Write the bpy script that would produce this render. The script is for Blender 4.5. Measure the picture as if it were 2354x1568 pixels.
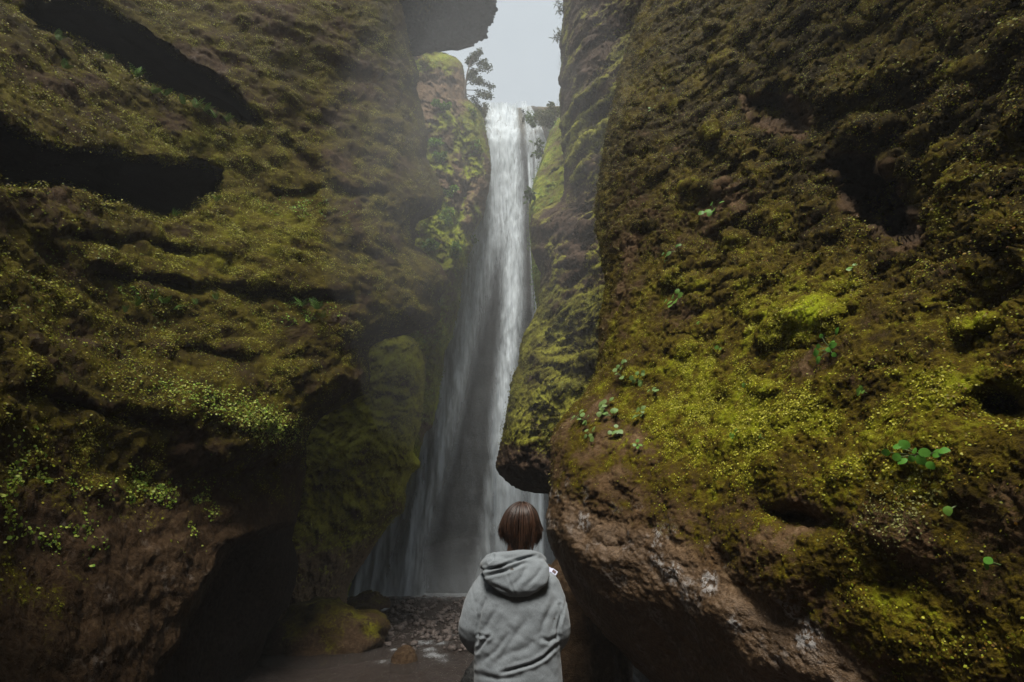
import bpy, math
import numpy as np
from mathutils import Vector, Matrix

# ------------------------------------------------------------------ scene, camera, sky, sun, exposure
scene = bpy.context.scene
for o in list(bpy.data.objects):
    bpy.data.objects.remove(o)
COL = scene.collection
FPX, PITCH, CAMZ = 484.0, math.radians(21.1), 1.75
cam_data = bpy.data.cameras.new('camera')
cam_data.sensor_width = 36.0
cam_data.lens = 36.0 * FPX / 1024.0
cam_data.clip_start = 0.05
cam_data.clip_end = 500.0
cam = bpy.data.objects.new('camera', cam_data)
COL.objects.link(cam)
cam.location = (0, 0, CAMZ)
cam.rotation_euler = (math.pi / 2 + PITCH, 0, 0)
scene.camera = cam

SUN_EL, SUN_AZ = math.radians(64), math.radians(184)     # azimuth from +Y clockwise: behind the camera
world = bpy.data.worlds.new('World')
scene.world = world
world.use_nodes = True
wn = world.node_tree.nodes
wl = world.node_tree.links
bg = wn['Background']
sky = wn.new('ShaderNodeTexSky')
sky.sky_type = 'NISHITA'
sky.sun_disc = False
sky.sun_elevation = SUN_EL
sky.sun_rotation = SUN_AZ
sky.air_density = 1.0
sky.dust_density = 6.0
mixw = wn.new('ShaderNodeMix')
mixw.data_type = 'RGBA'
mixw.inputs['Factor'].default_value = 0.86
wl.new(sky.outputs[0], mixw.inputs['A'])
# an even overcast deck, very softly mottled
wtc = wn.new('ShaderNodeTexCoord')
wno = wn.new('ShaderNodeTexNoise')
wno.inputs['Scale'].default_value = 2.2
wno.inputs['Detail'].default_value = 4
wl.new(wtc.outputs['Generated'], wno.inputs['Vector'])
wr = wn.new('ShaderNodeValToRGB')
wr.color_ramp.elements[0].position = 0.3
wr.color_ramp.elements[0].color = (5.3, 5.9, 6.3, 1)
wr.color_ramp.elements[1].position = 0.7
wr.color_ramp.elements[1].color = (6.3, 6.9, 7.2, 1)
wl.new(wno.outputs[0], wr.inputs[0])
wl.new(wr.outputs[0], mixw.inputs['B'])
wl.new(mixw.outputs['Result'], bg.inputs['Color'])
bg.inputs['Strength'].default_value = 0.068

sd = bpy.data.lights.new('sun', 'SUN')
sd.energy = 4.0
sd.angle = math.radians(20)
sd.color = (1.0, 0.96, 0.88)
sun = bpy.data.objects.new('sun', sd)
COL.objects.link(sun)
sdir = Vector((math.sin(SUN_AZ) * math.cos(SUN_EL), math.cos(SUN_AZ) * math.cos(SUN_EL), math.sin(SUN_EL)))
sun.rotation_euler = sdir.to_track_quat('Z', 'Y').to_euler()
sun.location = (0, -5, 30)

scene.view_settings.view_transform = 'Standard'
scene.view_settings.look = 'None'
scene.view_settings.exposure = 0.72
scene.view_settings.gamma = 1.0
scene.view_settings.use_curve_mapping = False

# ------------------------------------------------------------------ numpy helpers
rng = np.random.default_rng(7)
KV = 1024.0 / 2354.0
SP, CP = math.sin(PITCH), math.cos(PITCH)


def ray(u, v):
    """direction through a picture point (u right, v down, 2354 wide)"""
    u = np.asarray(u, float); v = np.asarray(v, float)
    x = (u * KV - 512.0) / FPX
    y = -(v * KV - 341.0) / FPX
    return np.stack([x, CP - SP * y, SP + CP * y], -1)


def pos(u, v, Y):
    """point on that direction at distance Y along the gorge"""
    d = ray(u, v)
    t = np.asarray(Y, float) / d[..., 1]
    p = d * t[..., None]
    p[..., 2] += CAMZ
    return p


def ground_pos(u, v, z=0.0):
    d = ray(u, v)
    t = (z - CAMZ) / d[..., 2]
    p = d * t[..., None]
    p[..., 2] += CAMZ
    return p


def to_uv(p):
    q = p - np.array([0, 0, CAMZ])
    dep = q[..., 1] * CP + q[..., 2] * SP
    up = -q[..., 1] * SP + q[..., 2] * CP
    return np.stack([(q[..., 0] / dep * FPX + 512) / KV, (341 - up / dep * FPX) / KV], -1)


def _hash(ix, iy, iz, seed):
    u = np.uint32
    h = ix.astype(u) * u(374761393) + iy.astype(u) * u(668265263) + iz.astype(u) * u(2147483647) + u((seed * 974634777) & 0xffffffff)
    h = (h ^ (h >> u(13))) * u(1274126177)
    h = (h ^ (h >> u(16))) * u(2246822519)
    return h ^ (h >> u(15))


_G = np.array([[1, 1, 0], [-1, 1, 0], [1, -1, 0], [-1, -1, 0], [1, 0, 1], [-1, 0, 1], [1, 0, -1], [-1, 0, -1],
               [0, 1, 1], [0, -1, 1], [0, 1, -1], [0, -1, -1], [1, 1, 0], [-1, 1, 0], [0, -1, 1], [0, -1, -1]], np.float32)


def gnoise(p, seed=0):
    shp = p.shape[:-1]
    p = p.reshape(-1, 3)
    p = p.astype(np.float32)
    i = np.floor(p).astype(np.int32)
    f = p - i
    w = f * f * f * (f * (f * 6 - 15) + 10)
    out = np.zeros(len(p), np.float32)
    for dx in (0, 1):
        wx = w[:, 0] if dx else 1 - w[:, 0]
        for dy in (0, 1):
            wy = w[:, 1] if dy else 1 - w[:, 1]
            for dz in (0, 1):
                wz = w[:, 2] if dz else 1 - w[:, 2]
                g = _G[_hash(i[:, 0] + dx, i[:, 1] + dy, i[:, 2] + dz, seed) & 15]
                out += wx * wy * wz * (g[:, 0] * (f[:, 0] - dx) + g[:, 1] * (f[:, 1] - dy) + g[:, 2] * (f[:, 2] - dz))
    return out.reshape(shp)


def fbm(p, scale, octs=4, seed=0, gain=0.5, kind='n'):
    s = 0; a = 1.0; tot = 0
    for k in range(octs):
        n = gnoise(p * (scale * 2.03 ** k) + 17.3 * k, seed + k)
        if kind == 'b':
            n = np.abs(n) * 2 - 0.45
        elif kind == 'r':
            n = 0.55 - np.abs(n) * 2
        s = s + n * a; tot += a; a *= gain
    return s / tot * 1.6


def worley(p, scale, seed=0):
    """distance to the nearest of jittered cell points, 0..~1"""
    q = p.reshape(-1, 3) * scale
    q = q.astype(np.float32)
    i = np.floor(q - 0.5).astype(np.int32)
    best = np.full(len(q), 9.0, np.float32)
    for dx in (0, 1):
        for dy in (0, 1):
            for dz in (0, 1):
                c = i + np.array([dx, dy, dz])
                h = _hash(c[:, 0], c[:, 1], c[:, 2], seed)
                jx = (h & 1023) / 1023.0; jy = ((h >> 10) & 1023) / 1023.0; jz = ((h >> 20) & 1023) / 1023.0
                d = (c[:, 0] + jx - q[:, 0]) ** 2 + (c[:, 1] + jy - q[:, 1]) ** 2 + (c[:, 2] + jz - q[:, 2]) ** 2
                np.minimum(best, d, out=best)
    return np.sqrt(best).reshape(p.shape[:-1])


def sstep(a, b, x):
    t = np.clip((x - a) / (b - a), 0, 1)
    return t * t * (3 - 2 * t)


def tps(ctrl):
    c = np.array(ctrl, float)
    P = c[:, :2] / 1000.0
    n = len(P)
    r = np.linalg.norm(P[:, None] - P[None], axis=2)
    K = np.where(r > 0, r * r * np.log(r + 1e-12), 0) + 0.004 * np.eye(n)
    A = np.zeros((n + 3, n + 3))
    A[:n, :n] = K
    A[:n, n] = 1; A[:n, n + 1:] = P
    A[n, :n] = 1; A[n + 1:, :n] = P.T
    w = np.linalg.solve(A, np.concatenate([c[:, 2], np.zeros(3)]))

    def f(u, v):
        q = np.stack([np.asarray(u, float) / 1000, np.asarray(v, float) / 1000], -1)
        out = w[n] + q[..., 0] * w[n + 1] + q[..., 1] * w[n + 2]
        for k in range(n):
            rr = np.hypot(q[..., 0] - P[k, 0], q[..., 1] - P[k, 1])
            out = out + w[k] * rr * rr * np.log(rr + 1e-12)
        return out
    return f


def poly_sdf(u, v, poly):
    """signed distance to a polygon, positive inside"""
    P = np.array(poly, float)
    d = np.full(u.shape, 1e9)
    ins = np.zeros(u.shape, bool)
    for k in range(len(P)):
        a = P[k]; b = P[(k + 1) % len(P)]
        e = b - a
        wx = u - a[0]; wy = v - a[1]
        t = np.clip((wx * e[0] + wy * e[1]) / (e @ e + 1e-9), 0, 1)
        d = np.minimum(d, np.hypot(wx - e[0] * t, wy - e[1] * t))
        c1 = (a[1] > v) != (b[1] > v)
        with np.errstate(divide='ignore', invalid='ignore'):
            xi = a[0] + (v - a[1]) / (b[1] - a[1] + 1e-12) * e[0]
        ins ^= c1 & (u < xi)
    return np.where(ins, d, -d)


def line_dist(u, v, pts):
    P = np.array(pts, float)
    d = np.full(u.shape, 1e9)
    for a, b in zip(P[:-1], P[1:]):
        e = b - a
        t = np.clip(((u - a[0]) * e[0] + (v - a[1]) * e[1]) / (e @ e + 1e-9), 0, 1)
        d = np.minimum(d, np.hypot(u - a[0] - e[0] * t, v - a[1] - e[1] * t))
    return d


def grid_normals(p):
    du = np.gradient(p, axis=1); dv = np.gradient(p, axis=0)
    n = np.cross(du, dv)
    return n / (np.linalg.norm(n, axis=-1, keepdims=True) + 1e-12)


def mesh_obj(name, verts, faces, mat, parent=None, smooth=True, attrs=None, link=True):
    me = bpy.data.meshes.new(name)
    verts = np.asarray(verts, np.float32)
    if isinstance(faces, np.ndarray):
        k = faces.shape[1]
        me.vertices.add(len(verts))
        me.vertices.foreach_set('co', verts.ravel())
        me.loops.add(faces.size)
        me.loops.foreach_set('vertex_index', faces.ravel().astype(np.int32))
        me.polygons.add(len(faces))
        me.polygons.foreach_set('loop_start', np.arange(0, faces.size, k, dtype=np.int32))
        me.polygons.foreach_set('loop_total', np.full(len(faces), k, np.int32))
        me.update(calc_edges=True)
        me.validate()
    else:
        me.from_pydata([tuple(map(float, q)) for q in verts], [], faces)
        me.update()
    if smooth:
        me.polygons.foreach_set('use_smooth', np.ones(len(me.polygons), bool))
    for an, av in (attrs or {}).items():
        av = np.asarray(av, np.float32)
        if av.ndim == 1:
            a = me.attributes.new(an, 'FLOAT', 'POINT')
            a.data.foreach_set('value', av)
        else:
            a = me.attributes.new(an, 'FLOAT_COLOR', 'POINT')
            if av.shape[1] == 3:
                av = np.concatenate([av, np.ones((len(av), 1), np.float32)], 1)
            a.data.foreach_set('color', av.ravel())
    if mat:
        me.materials.append(mat)
    ob = bpy.data.objects.new(name, me)
    if link:
        COL.objects.link(ob)
    if parent:
        ob.parent = parent
    return ob


def grid_faces(nr, nc):
    i = np.arange(nr * nc).reshape(nr, nc)
    return np.stack([i[:-1, :-1], i[1:, :-1], i[1:, 1:], i[:-1, 1:]], -1).reshape(-1, 4)


def tag(o, label=None, cat=None, group=None, kind=None):
    if label: o['label'] = label
    if cat: o['category'] = cat
    if group: o['group'] = group
    if kind: o['kind'] = kind
    return o


def empty(name, loc):
    o = bpy.data.objects.new(name, None)
    o.empty_display_size = 0.1
    COL.objects.link(o)
    o.location = loc
    return o


# ------------------------------------------------------------------ materials
class NT:
    def __init__(self, name):
        self.m = bpy.data.materials.new(name)
        self.m.use_nodes = True
        self.t = self.m.node_tree
        self.n = self.t.nodes
        self.b = self.n.get('Principled BSDF')
        self.out = self.n.get('Material Output')

    def node(self, kind, **inp):
        nd = self.n.new('ShaderNode' + kind)
        for k, val in inp.items():
            k = int(k[1:]) if k[0] == '_' and k[1:].isdigit() else k
            if hasattr(val, 'is_linked') or hasattr(val, 'links'):
                self.t.links.new(val, nd.inputs[k])
            else:
                nd.inputs[k].default_value = val
        return nd

    def noise(self, vec, scale, detail=4, rough=0.55, dist=0.0):
        nd = self.node('TexNoise', Vector=vec, Scale=scale, Detail=detail, Roughness=rough, Distortion=dist)
        return nd.outputs[0]

    def attr(self, name, col=False):
        nd = self.n.new('ShaderNodeAttribute')
        nd.attribute_name = name
        return nd.outputs['Color' if col else 'Fac']

    def math(self, op, a, b=0.0, clamp=False):
        nd = self.n.new('ShaderNodeMath')
        nd.operation = op
        nd.use_clamp = clamp
        for k, x in enumerate((a, b)):
            if hasattr(x, 'links'):
                self.t.links.new(x, nd.inputs[k])
            else:
                nd.inputs[k].default_value = x
        return nd.outputs[0]

    def ramp(self, fac, stops, interp='LINEAR'):
        nd = self.n.new('ShaderNodeValToRGB')
        cr = nd.color_ramp
        cr.interpolation = interp
        while len(cr.elements) < len(stops):
            cr.elements.new(0.5)
        for e, (p, c) in zip(cr.elements, stops):
            e.position = p
            e.color = (*c, 1) if len(c) == 3 else c
        self.t.links.new(fac, nd.inputs[0])
        return nd.outputs[0]

    def mix(self, fac, a, b, mode='MIX'):
        nd = self.n.new('ShaderNodeMix')
        nd.data_type = 'RGBA'
        nd.blend_type = mode
        for k, x in (('Factor', fac), ('A', a), ('B', b)):
            if hasattr(x, 'links'):
                self.t.links.new(x, nd.inputs[k])
            elif k == 'Factor':
                nd.inputs[k].default_value = x
            else:
                nd.inputs[k].default_value = (*x, 1)
        return nd.outputs['Result']

    def bump(self, h, strength, dist, normal=None):
        nd = self.node('Bump', Height=h, Strength=strength, Distance=dist)
        if normal is not None:
            self.t.links.new(normal, nd.inputs['Normal'])
        return nd.outputs[0]

    def set(self, **kw):
        for k, val in kw.items():
            k = k.replace('_', ' ')
            if hasattr(val, 'links'):
                self.t.links.new(val, self.b.inputs[k])
            else:
                self.b.inputs[k].default_value = (*val, 1) if isinstance(val, tuple) and len(val) == 3 else val
        return self.m


def cliff_material(name, fine=1.0, red=(0.10, 0.055, 0.026), redamt=0.2, rock=((0.012, 0.008, 0.006), (0.045, 0.028, 0.018), (0.11, 0.075, 0.05)),
                   moss=((0.018, 0.014, 0.004), (0.065, 0.047, 0.010), (0.125, 0.105, 0.014), (0.23, 0.21, 0.02))):
    t = NT(name)
    vec = t.node('TexCoord').outputs['Object']
    n1 = t.noise(vec, 3.0 * fine, 6)
    n2 = t.noise(vec, 22.0 * fine, 6, 0.65)
    n3 = t.noise(vec, 90.0 * fine, 4, 0.6)
    vo = t.n.new('ShaderNodeTexVoronoi')
    t.t.links.new(vec, vo.inputs['Vector'])
    vo.inputs['Scale'].default_value = 60 * fine
    recess_shade = t.attr('recess_shade')
    am = t.attr('moss'); ab = t.attr('bright'); aw = t.attr('wet'); ag = t.attr('grey')
    rc = t.ramp(t.math('ADD', t.math('MULTIPLY', n2, 0.7), t.math('MULTIPLY', n1, 0.3)),
                [(0.3, rock[0]), (0.5, rock[1]), (0.72, rock[2])])
    red = t.mix(t.math('MULTIPLY', n1, redamt), rc, red, 'MIX')
    rc = t.mix(t.math('SUBTRACT', 1.0, aw), red, rc)
    rc = t.mix(t.math('MULTIPLY', ag, t.math('GREATER_THAN', n2, 0.5)), rc, (0.27, 0.25, 0.235))
    rc = t.mix(recess_shade, rc, t.ramp(n2, [(0.3, (0.006, 0.005, 0.005)), (0.7, (0.022, 0.017, 0.014))]))  # recess shade painted in: rock colour pulled towards near-black
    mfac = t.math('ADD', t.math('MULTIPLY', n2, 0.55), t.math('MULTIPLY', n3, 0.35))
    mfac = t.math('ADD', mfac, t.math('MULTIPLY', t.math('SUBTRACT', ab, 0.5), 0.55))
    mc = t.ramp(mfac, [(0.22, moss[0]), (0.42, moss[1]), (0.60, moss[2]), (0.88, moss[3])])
    cov = t.math('ADD', am, t.math('ADD', t.math('MULTIPLY', t.math('SUBTRACT', n2, 0.5), 1.0),
                                   t.math('MULTIPLY', t.math('SUBTRACT', n3, 0.5), 0.8)))
    cov = t.ramp(cov, [(0.38, (0, 0, 0)), (0.60, (1, 1, 1))])
    colr = t.mix(cov, rc, mc)
    h = t.math('ADD', t.math('MULTIPLY', n2, 0.6), t.math('MULTIPLY', n3, 0.4))
    h = t.math('SUBTRACT', h, t.math('MULTIPLY', vo.outputs['Distance'], 0.08))
    bmp = t.bump(h, 0.9, 0.035 / fine)
    rough = t.math('SUBTRACT', 0.92, t.math('MULTIPLY', aw, 0.55))
    t.set(Base_Color=colr, Roughness=rough, Normal=bmp)
    t.t.links.new(t.math('ADD', 0.04, t.math('MULTIPLY', t.math('POWER', aw, 2.0), 0.32)), t.b.inputs['Specular IOR Level'])
    return t.m


def leaf_material(name, rough=0.5):
    t = NT(name)
    c = t.attr('col', True)
    t.set(Base_Color=c, Roughness=rough)
    t.b.inputs['Specular IOR Level'].default_value = 0.18
    tr = t.node('BsdfTranslucent', Color=c)
    mx = t.node('MixShader', Fac=0.25)
    t.t.links.new(t.b.outputs[0], mx.inputs[1])
    t.t.links.new(tr.outputs[0], mx.inputs[2])
    t.t.links.new(mx.outputs[0], t.out.inputs['Surface'])
    return t.m


M = {}
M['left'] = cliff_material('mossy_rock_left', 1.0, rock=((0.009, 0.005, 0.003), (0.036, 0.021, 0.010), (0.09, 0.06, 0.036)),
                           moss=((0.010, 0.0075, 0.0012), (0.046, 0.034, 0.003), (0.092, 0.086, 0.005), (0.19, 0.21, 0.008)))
M['right'] = cliff_material('mossy_rock_right', 2.0, redamt=0.35,
                            rock=((0.026, 0.014, 0.006), (0.092, 0.054, 0.025), (0.22, 0.15, 0.092)),
                            moss=((0.015, 0.010, 0.001), (0.066, 0.046, 0.003), (0.135, 0.132, 0.005), (0.26, 0.31, 0.009)))
M['mid2'] = cliff_material('mossy_rock_left_middle', 0.8, rock=((0.03, 0.02, 0.012), (0.11, 0.075, 0.042), (0.22, 0.155, 0.10)), moss=((0.05, 0.042, 0.008), (0.15, 0.135, 0.018), (0.26, 0.25, 0.03), (0.36, 0.37, 0.04)))  # palette lifted to stand in for the light this wall lacks
M['mid'] = cliff_material('mossy_rock_mid', 0.8, moss=((0.025, 0.021, 0.005), (0.09, 0.08, 0.012), (0.17, 0.165, 0.02), (0.27, 0.28, 0.03)))
M['far'] = cliff_material('earthy_rock_far', 0.6, rock=((0.045, 0.03, 0.018), (0.12, 0.078, 0.045), (0.22, 0.16, 0.105)),
                          moss=((0.05, 0.05, 0.008), (0.12, 0.12, 0.014), (0.22, 0.25, 0.02), (0.34, 0.40, 0.04)))
M['dark'] = cliff_material('wet_dark_rock', 0.7, redamt=0.0, rock=((0.010, 0.010, 0.010), (0.024, 0.024, 0.0235), (0.05, 0.049, 0.047)))
M['leaf'] = leaf_material('small_leaf')
M['glossleaf'] = leaf_material('glossy_leaf', 0.28)


# ------------------------------------------------------------------ rock faces of the gorge
class Face:
    pass


def wall(name, sil, outer, side, Yctrl, vs, ncol, nout=26, edge_in=None, round_px=70, round_m=0.9, wrap=(1.2, 3.5), relief=(), disp=(),
         mat=None, paint=None, top_wrap=False, bottom_wrap=False, edge_keep=0.35):
    """side=+1: rock lies left of its outline (outer < outline); -1: right of it"""
    sil = np.array(sil, float)          # rows of (v, u)
    vs = np.asarray(vs, float)
    us = np.interp(vs, sil[:, 0], sil[:, 1])
    frame = 0.0 if side > 0 else 2354.0
    if (side > 0 and outer < frame) or (side < 0 and outer > frame):
        so = np.linspace(0, 1, nout, endpoint=False)[None, :]
        Uo = outer + (frame - outer) * so + 0 * us[:, None]
        si = np.linspace(0, 1, ncol)[None, :]
        Ui = frame + (us[:, None] - frame) * si
        U = np.concatenate([Uo, Ui], 1)
    else:
        si = np.linspace(0, 1, ncol)[None, :]
        U = outer + (us[:, None] - outer) * si
    Vv = np.repeat(vs[:, None], U.shape[1], 1)
    e = line_dist(U, Vv, np.stack([us, vs], 1)[::3])
    if edge_in is not None:
        e = edge_in(U, Vv, e)
    Y = tps(Yctrl)(U, Vv)
    k = np.clip(1 - e / round_px, 0, 1)
    Y = Y + round_m * (1 - np.sqrt(np.clip(1 - k * k, 0, 1)))
    for r in relief:
        Y = Y + r(U, Vv)
    P = pos(U, Vv, Y)
    # wrap round behind the outline
    nw = 14
    wr = []
    for j in range(1, nw + 1):
        a = j / nw
        q = P[:, -1].copy()
        d = q - np.array([0, 0, CAMZ])
        q += d / d[:, 1:2] * wrap[1] * a ** 0.9
        q[:, 0] -= side * wrap[0] * a ** 2.0
        wr.append(q)
    P = np.concatenate([P, np.stack(wr, 1)], 1)
    ncols = P.shape[1]
    U = np.concatenate([U, np.repeat(U[:, -1:], nw, 1)], 1)
    Vv = np.concatenate([Vv, np.repeat(Vv[:, -1:], nw, 1)], 1)
    e = np.concatenate([e, np.zeros((len(vs), nw))], 1)

    def vwrap(P, U, Vv, e, row, top):
        rows = []
        for j in range(1, 10):
            a = j / 9
            q = P[row].copy()
            d = q - np.array([0, 0, CAMZ])
            q += d / d[:, 1:2] * (1.0 if name == 'overhanging_rock' else 2.5) * a
            q[:, 2] += (-0.5 if top else 0.6) * a ** 2
            rows.append(q)
        rows = np.stack(rows)
        ex = lambda A: np.repeat(A[row][None], 9, 0)
        if top:
            return (np.concatenate([rows[::-1], P]), np.concatenate([ex(U), U]), np.concatenate([ex(Vv), Vv]),
                    np.concatenate([ex(e) * 0, e]))
        return (np.concatenate([P, rows]), np.concatenate([U, ex(U)]), np.concatenate([Vv, ex(Vv)]),
                np.concatenate([e, ex(e) * 0]))
    if top_wrap: P, U, Vv, e = vwrap(P, U, Vv, e, 0, True)
    if bottom_wrap: P, U, Vv, e = vwrap(P, U, Vv, e, -1, False)
    sgn = None
    mask = edge_keep + (1 - edge_keep) * sstep(0, round_px * 1.3, e)
    for kd, dfun in enumerate(disp):
        if kd == 0:          # the large swells push the face nearer or farther
            d = P - np.array([0, 0, CAMZ])
            L = np.linalg.norm(d, axis=-1)
            P = np.array([0, 0, CAMZ]) + d * (1 - dfun(P, U, Vv, mask) / L)[..., None]
            continue
        N = grid_normals(P)
        c = np.array([0, 0, CAMZ]) - P
        flip = np.sign((N * c).sum(-1).mean())
        N = N * flip
        P = P + N * dfun(P, U, Vv, mask)[..., None]
    N = grid_normals(P)
    flip = np.sign((N * (np.array([0, 0, CAMZ]) - P)).sum(-1).mean())
    N = N * flip
    nr, nc = P.shape[:2]
    attrs = paint(P, N, U, Vv, e)
    for an in ('moss', 'bright', 'wet', 'grey', 'recess_shade'):
        attrs.setdefault(an, np.zeros((nr, nc)))
    f = grid_faces(nr, nc)
    if flip < 0:
        f = f[:, ::-1]
    ob = mesh_obj(name, P.reshape(-1, 3), np.ascontiguousarray(f), mat, attrs={k: np.clip(a, -1, 2).ravel() for k, a in attrs.items()})
    tag(ob, kind='structure')
    F = Face()
    F.P, F.N, F.U, F.V, F.attrs, F.ob, F.ncore = P, N, U, Vv, attrs, ob, ncols - nw
    return F


def vrows(v0, v1, step, lo=None, hi=None, coarse=9):
    a = np.arange(v0, v1 + 1e-6, step)
    if lo is not None: a = np.concatenate([np.arange(lo, v0, coarse), a])
    if hi is not None: a = np.concatenate([a, np.arange(v1 + coarse, hi, coarse)])
    return a


def recess(poly, depth, soft=14, wob=10, seed=3):
    poly = [(a, b) for a, b in poly]

    def f(U, V):
        q = np.stack([U / 60, V / 60, 0 * U], -1)
        d = poly_sdf(U + wob * gnoise(q, seed), V + wob * gnoise(q + 9.1, seed), poly)
        return depth * (0.75 * sstep(-2, soft, d) + 0.25 * sstep(0, soft * 6, d))
    f.poly = poly
    return f


def blob(U, V, cu, cv, ru, rv, ang=0):
    c, s = math.cos(math.radians(ang)), math.sin(math.radians(ang))
    x = (U - cu) * c + (V - cv) * s
    y = -(U - cu) * s + (V - cv) * c
    return np.exp(-((x / ru) ** 2 + (y / rv) ** 2))


C1 = 0.3362
slab_top = [(60, -18), (195, -18), (222, 0), (279, 37), (336, 67), (420, 128), (498, 168), (551, 215), (602, 269), (622, 300), (551, 296), (510, 268),
            (415, 230), (380, 216), (325, 192), (295, 174), (246, 136), (192, 104), (141, 88), (77, 66), (40, 25)]
slab_low = [(-80, 230), (0, 269), (40, 293), (94, 323), (141, 338), (235, 333), (292, 356), (403, 363), (471, 373), (511, 390), (521, 414),
            (504, 447), (477, 474), (420, 498), (380, 504), (336, 494), (286, 474), (229, 461), (188, 440), (145, 430), (101, 440),
            (50, 437), (0, 434), (-80, 430)]
slab_mid = [(165, 101), (215, 97), (235, 118), (232, 145), (246, 168), (208, 161), (175, 145)]
slab_b = [(105, 100), (125, 100), (160, 140), (155, 165), (135, 140)]
wedge = [(523, 1246), (486, 1310), (446, 1377), (402, 1471), (352, 1545), (300, 1640), (560, 1640), (640, 1500), (700, 1340), (705, 1262), (690, 1190), (600, 1215)]

# ---- near wall on the left
L1_sil = [(-300, 900), (0, 940), (128, 949), (168, 963), (202, 956), (255, 971), (313, 983), (363, 980), (400, 1000), (447, 1020), (470, 1017),
          (491, 1000), (508, 962), (521, 952), (565, 955), (588, 986), (612, 1017), (645, 1030), (672, 1020), (690, 1004), (709, 1013), (736, 1010),
          (752, 988), (764, 946), (778, 890), (795, 852), (830, 846), (858, 853), (885, 848), (905, 838), (925, 800), (960, 738), (990, 716), (1020, 703),
          (1060, 704), (1100, 702), (1150, 692), (1200, 680), (1240, 671), (1290, 684), (1340, 680), (1390, 664), (1450, 620), (1510, 598),
          (1568, 570), (1700, 520), (1900, 470)]
L1_Y = [(-400, -300, 2.3), (-400, 700, 2.0), (-400, 1900, 2.0), (0, -300, 4.2), (0, 300, 3.7), (0, 800, 3.4), (0, 1300, 3.3), (0, 1900, 3.0),
        (400, 0, 6.0), (400, 500, 5.6), (400, 900, 5.2), (400, 1300, 5.2), (400, 1700, 5.0), (700, 100, 6.8), (700, 500, 6.9), (650, 900, 6.4), (600, 1010, 6.1),
        (640, 1300, 6.6), (950, 0, 7.4), (950, 300, 8.0), (1010, 450, 8.2), (1020, 640, 8.2), (850, 850, 7.4), (690, 1100, 6.9), (660, 1350, 6.8),
        (560, 1568, 6.5), (480, 1900, 6.2)]


def L1_disp_big(P, U, V, m):
    q = P * np.array([1, 1, 1.6])
    strata = fbm(P @ np.array([[1, 0, 0.2], [0, 1, -0.15], [0, 0, 2.4]]), 0.55, 3, 11)
    return m * (0.30 * fbm(P, 0.45, 3, 1) + 0.16 * strata)


def L1_disp_mid(P, U, V, m):
    calm = (1 - 0.85 * L1_calm(U, V, True)) * (1 - .45 * sstep(1060, 1200, V))
    q = P + 0.12 * np.stack([gnoise(P * 2.3, 1), gnoise(P * 2.3 + 5, 2), gnoise(P * 2.3 + 11, 3)], -1)
    w = np.clip(1 - worley(q * np.array([1, 1, 1.35]), 3.4, 5) * 1.1, 0, 1) * sstep(-.4, .3, fbm(P, 1.1, 2, 23))
    return calm * (0.07 * m * w + 0.05 * m * fbm(P, 2.2, 3, 21, 0.55, 'b') + 0.030 * fbm(P, 6.5, 5, 31, 0.66))


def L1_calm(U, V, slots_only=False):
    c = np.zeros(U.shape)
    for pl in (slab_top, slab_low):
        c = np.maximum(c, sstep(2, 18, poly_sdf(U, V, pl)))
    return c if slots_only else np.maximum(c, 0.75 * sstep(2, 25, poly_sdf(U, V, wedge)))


def L1_paint(P, N, U, V, e):
    calm = L1_calm(U, V)
    big = fbm(P, 0.8, 4, 41)
    med = fbm(P, 3.0, 4, 51)
    moss = 0.57 + 0.42 * big + 0.34 * med + 0.22 * N[..., 2]
    moss -= 0.5 * sstep(1050, 1250, V + 60 * big)                    # exposed damp rock low down
    moss += 0.3 * blob(U, V, 560, 520, 240, 130, -10) + 0.35 * blob(U, V, 500, 740, 260, 110) + 0.3 * blob(U, V, 420, 330, 190, 40, -5) \
        + 0.35 * blob(U, V, 520, 950, 230, 60, 15)
    moss += 0.8 * sstep(16, 0, e) * sstep(1180, 1260, V)             # rim of moss on the low edge
    moss = moss * (1 - calm) - 0.4 * calm
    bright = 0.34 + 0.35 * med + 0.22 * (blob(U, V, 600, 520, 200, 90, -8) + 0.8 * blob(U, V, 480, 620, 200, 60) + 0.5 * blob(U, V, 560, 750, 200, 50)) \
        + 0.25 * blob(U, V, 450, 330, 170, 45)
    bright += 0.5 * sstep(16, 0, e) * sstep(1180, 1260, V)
    grey = 0.5 * np.clip(fbm(P, 5.0, 3, 61) - 0.25, 0, 1) * sstep(0.0, 0.3, -big + 0.1)
    return dict(moss=moss, bright=bright, wet=0.25 - .2 * calm, grey=grey * (1 - calm), recess_shade=calm)  # slots and wedge get their shade in the colour as well


def L1_furrows(U, V):
    o = 0 * U
    n = 16 * gnoise(np.stack([U / 60, V / 60, 0 * U], -1), 77)
    for pts, dep, w in (([(230, 630), (400, 655), (560, 676), (700, 690), (800, 690)], .28, 15), ([(640, 455), (760, 440), (880, 448)], .22, 12), ([(120, 545), (330, 560), (520, 610)], .14, 14),
                        ([(60, 900), (250, 960), (420, 980)], .2, 16), ([(660, 330), (760, 420)], .15, 14), ([(420, 800), (560, 830), (740, 820)], .14, 12), ([(620, 1000), (690, 900), (840, 780)], .12, 14)):
        l = line_dist(U + n, V + n, pts)
        dep = dep * .6 * (1 + .8 * gnoise(np.stack([U / 90, V / 90, 0 * U], -1), 79))
        o = o + dep * np.exp(-(l / w) ** 2)
        l2 = line_dist(U + n, V + n + 2.1 * w, pts)
        o = o - .45 * dep * np.exp(-(l2 / (1.8 * w)) ** 2)
    return o


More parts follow.
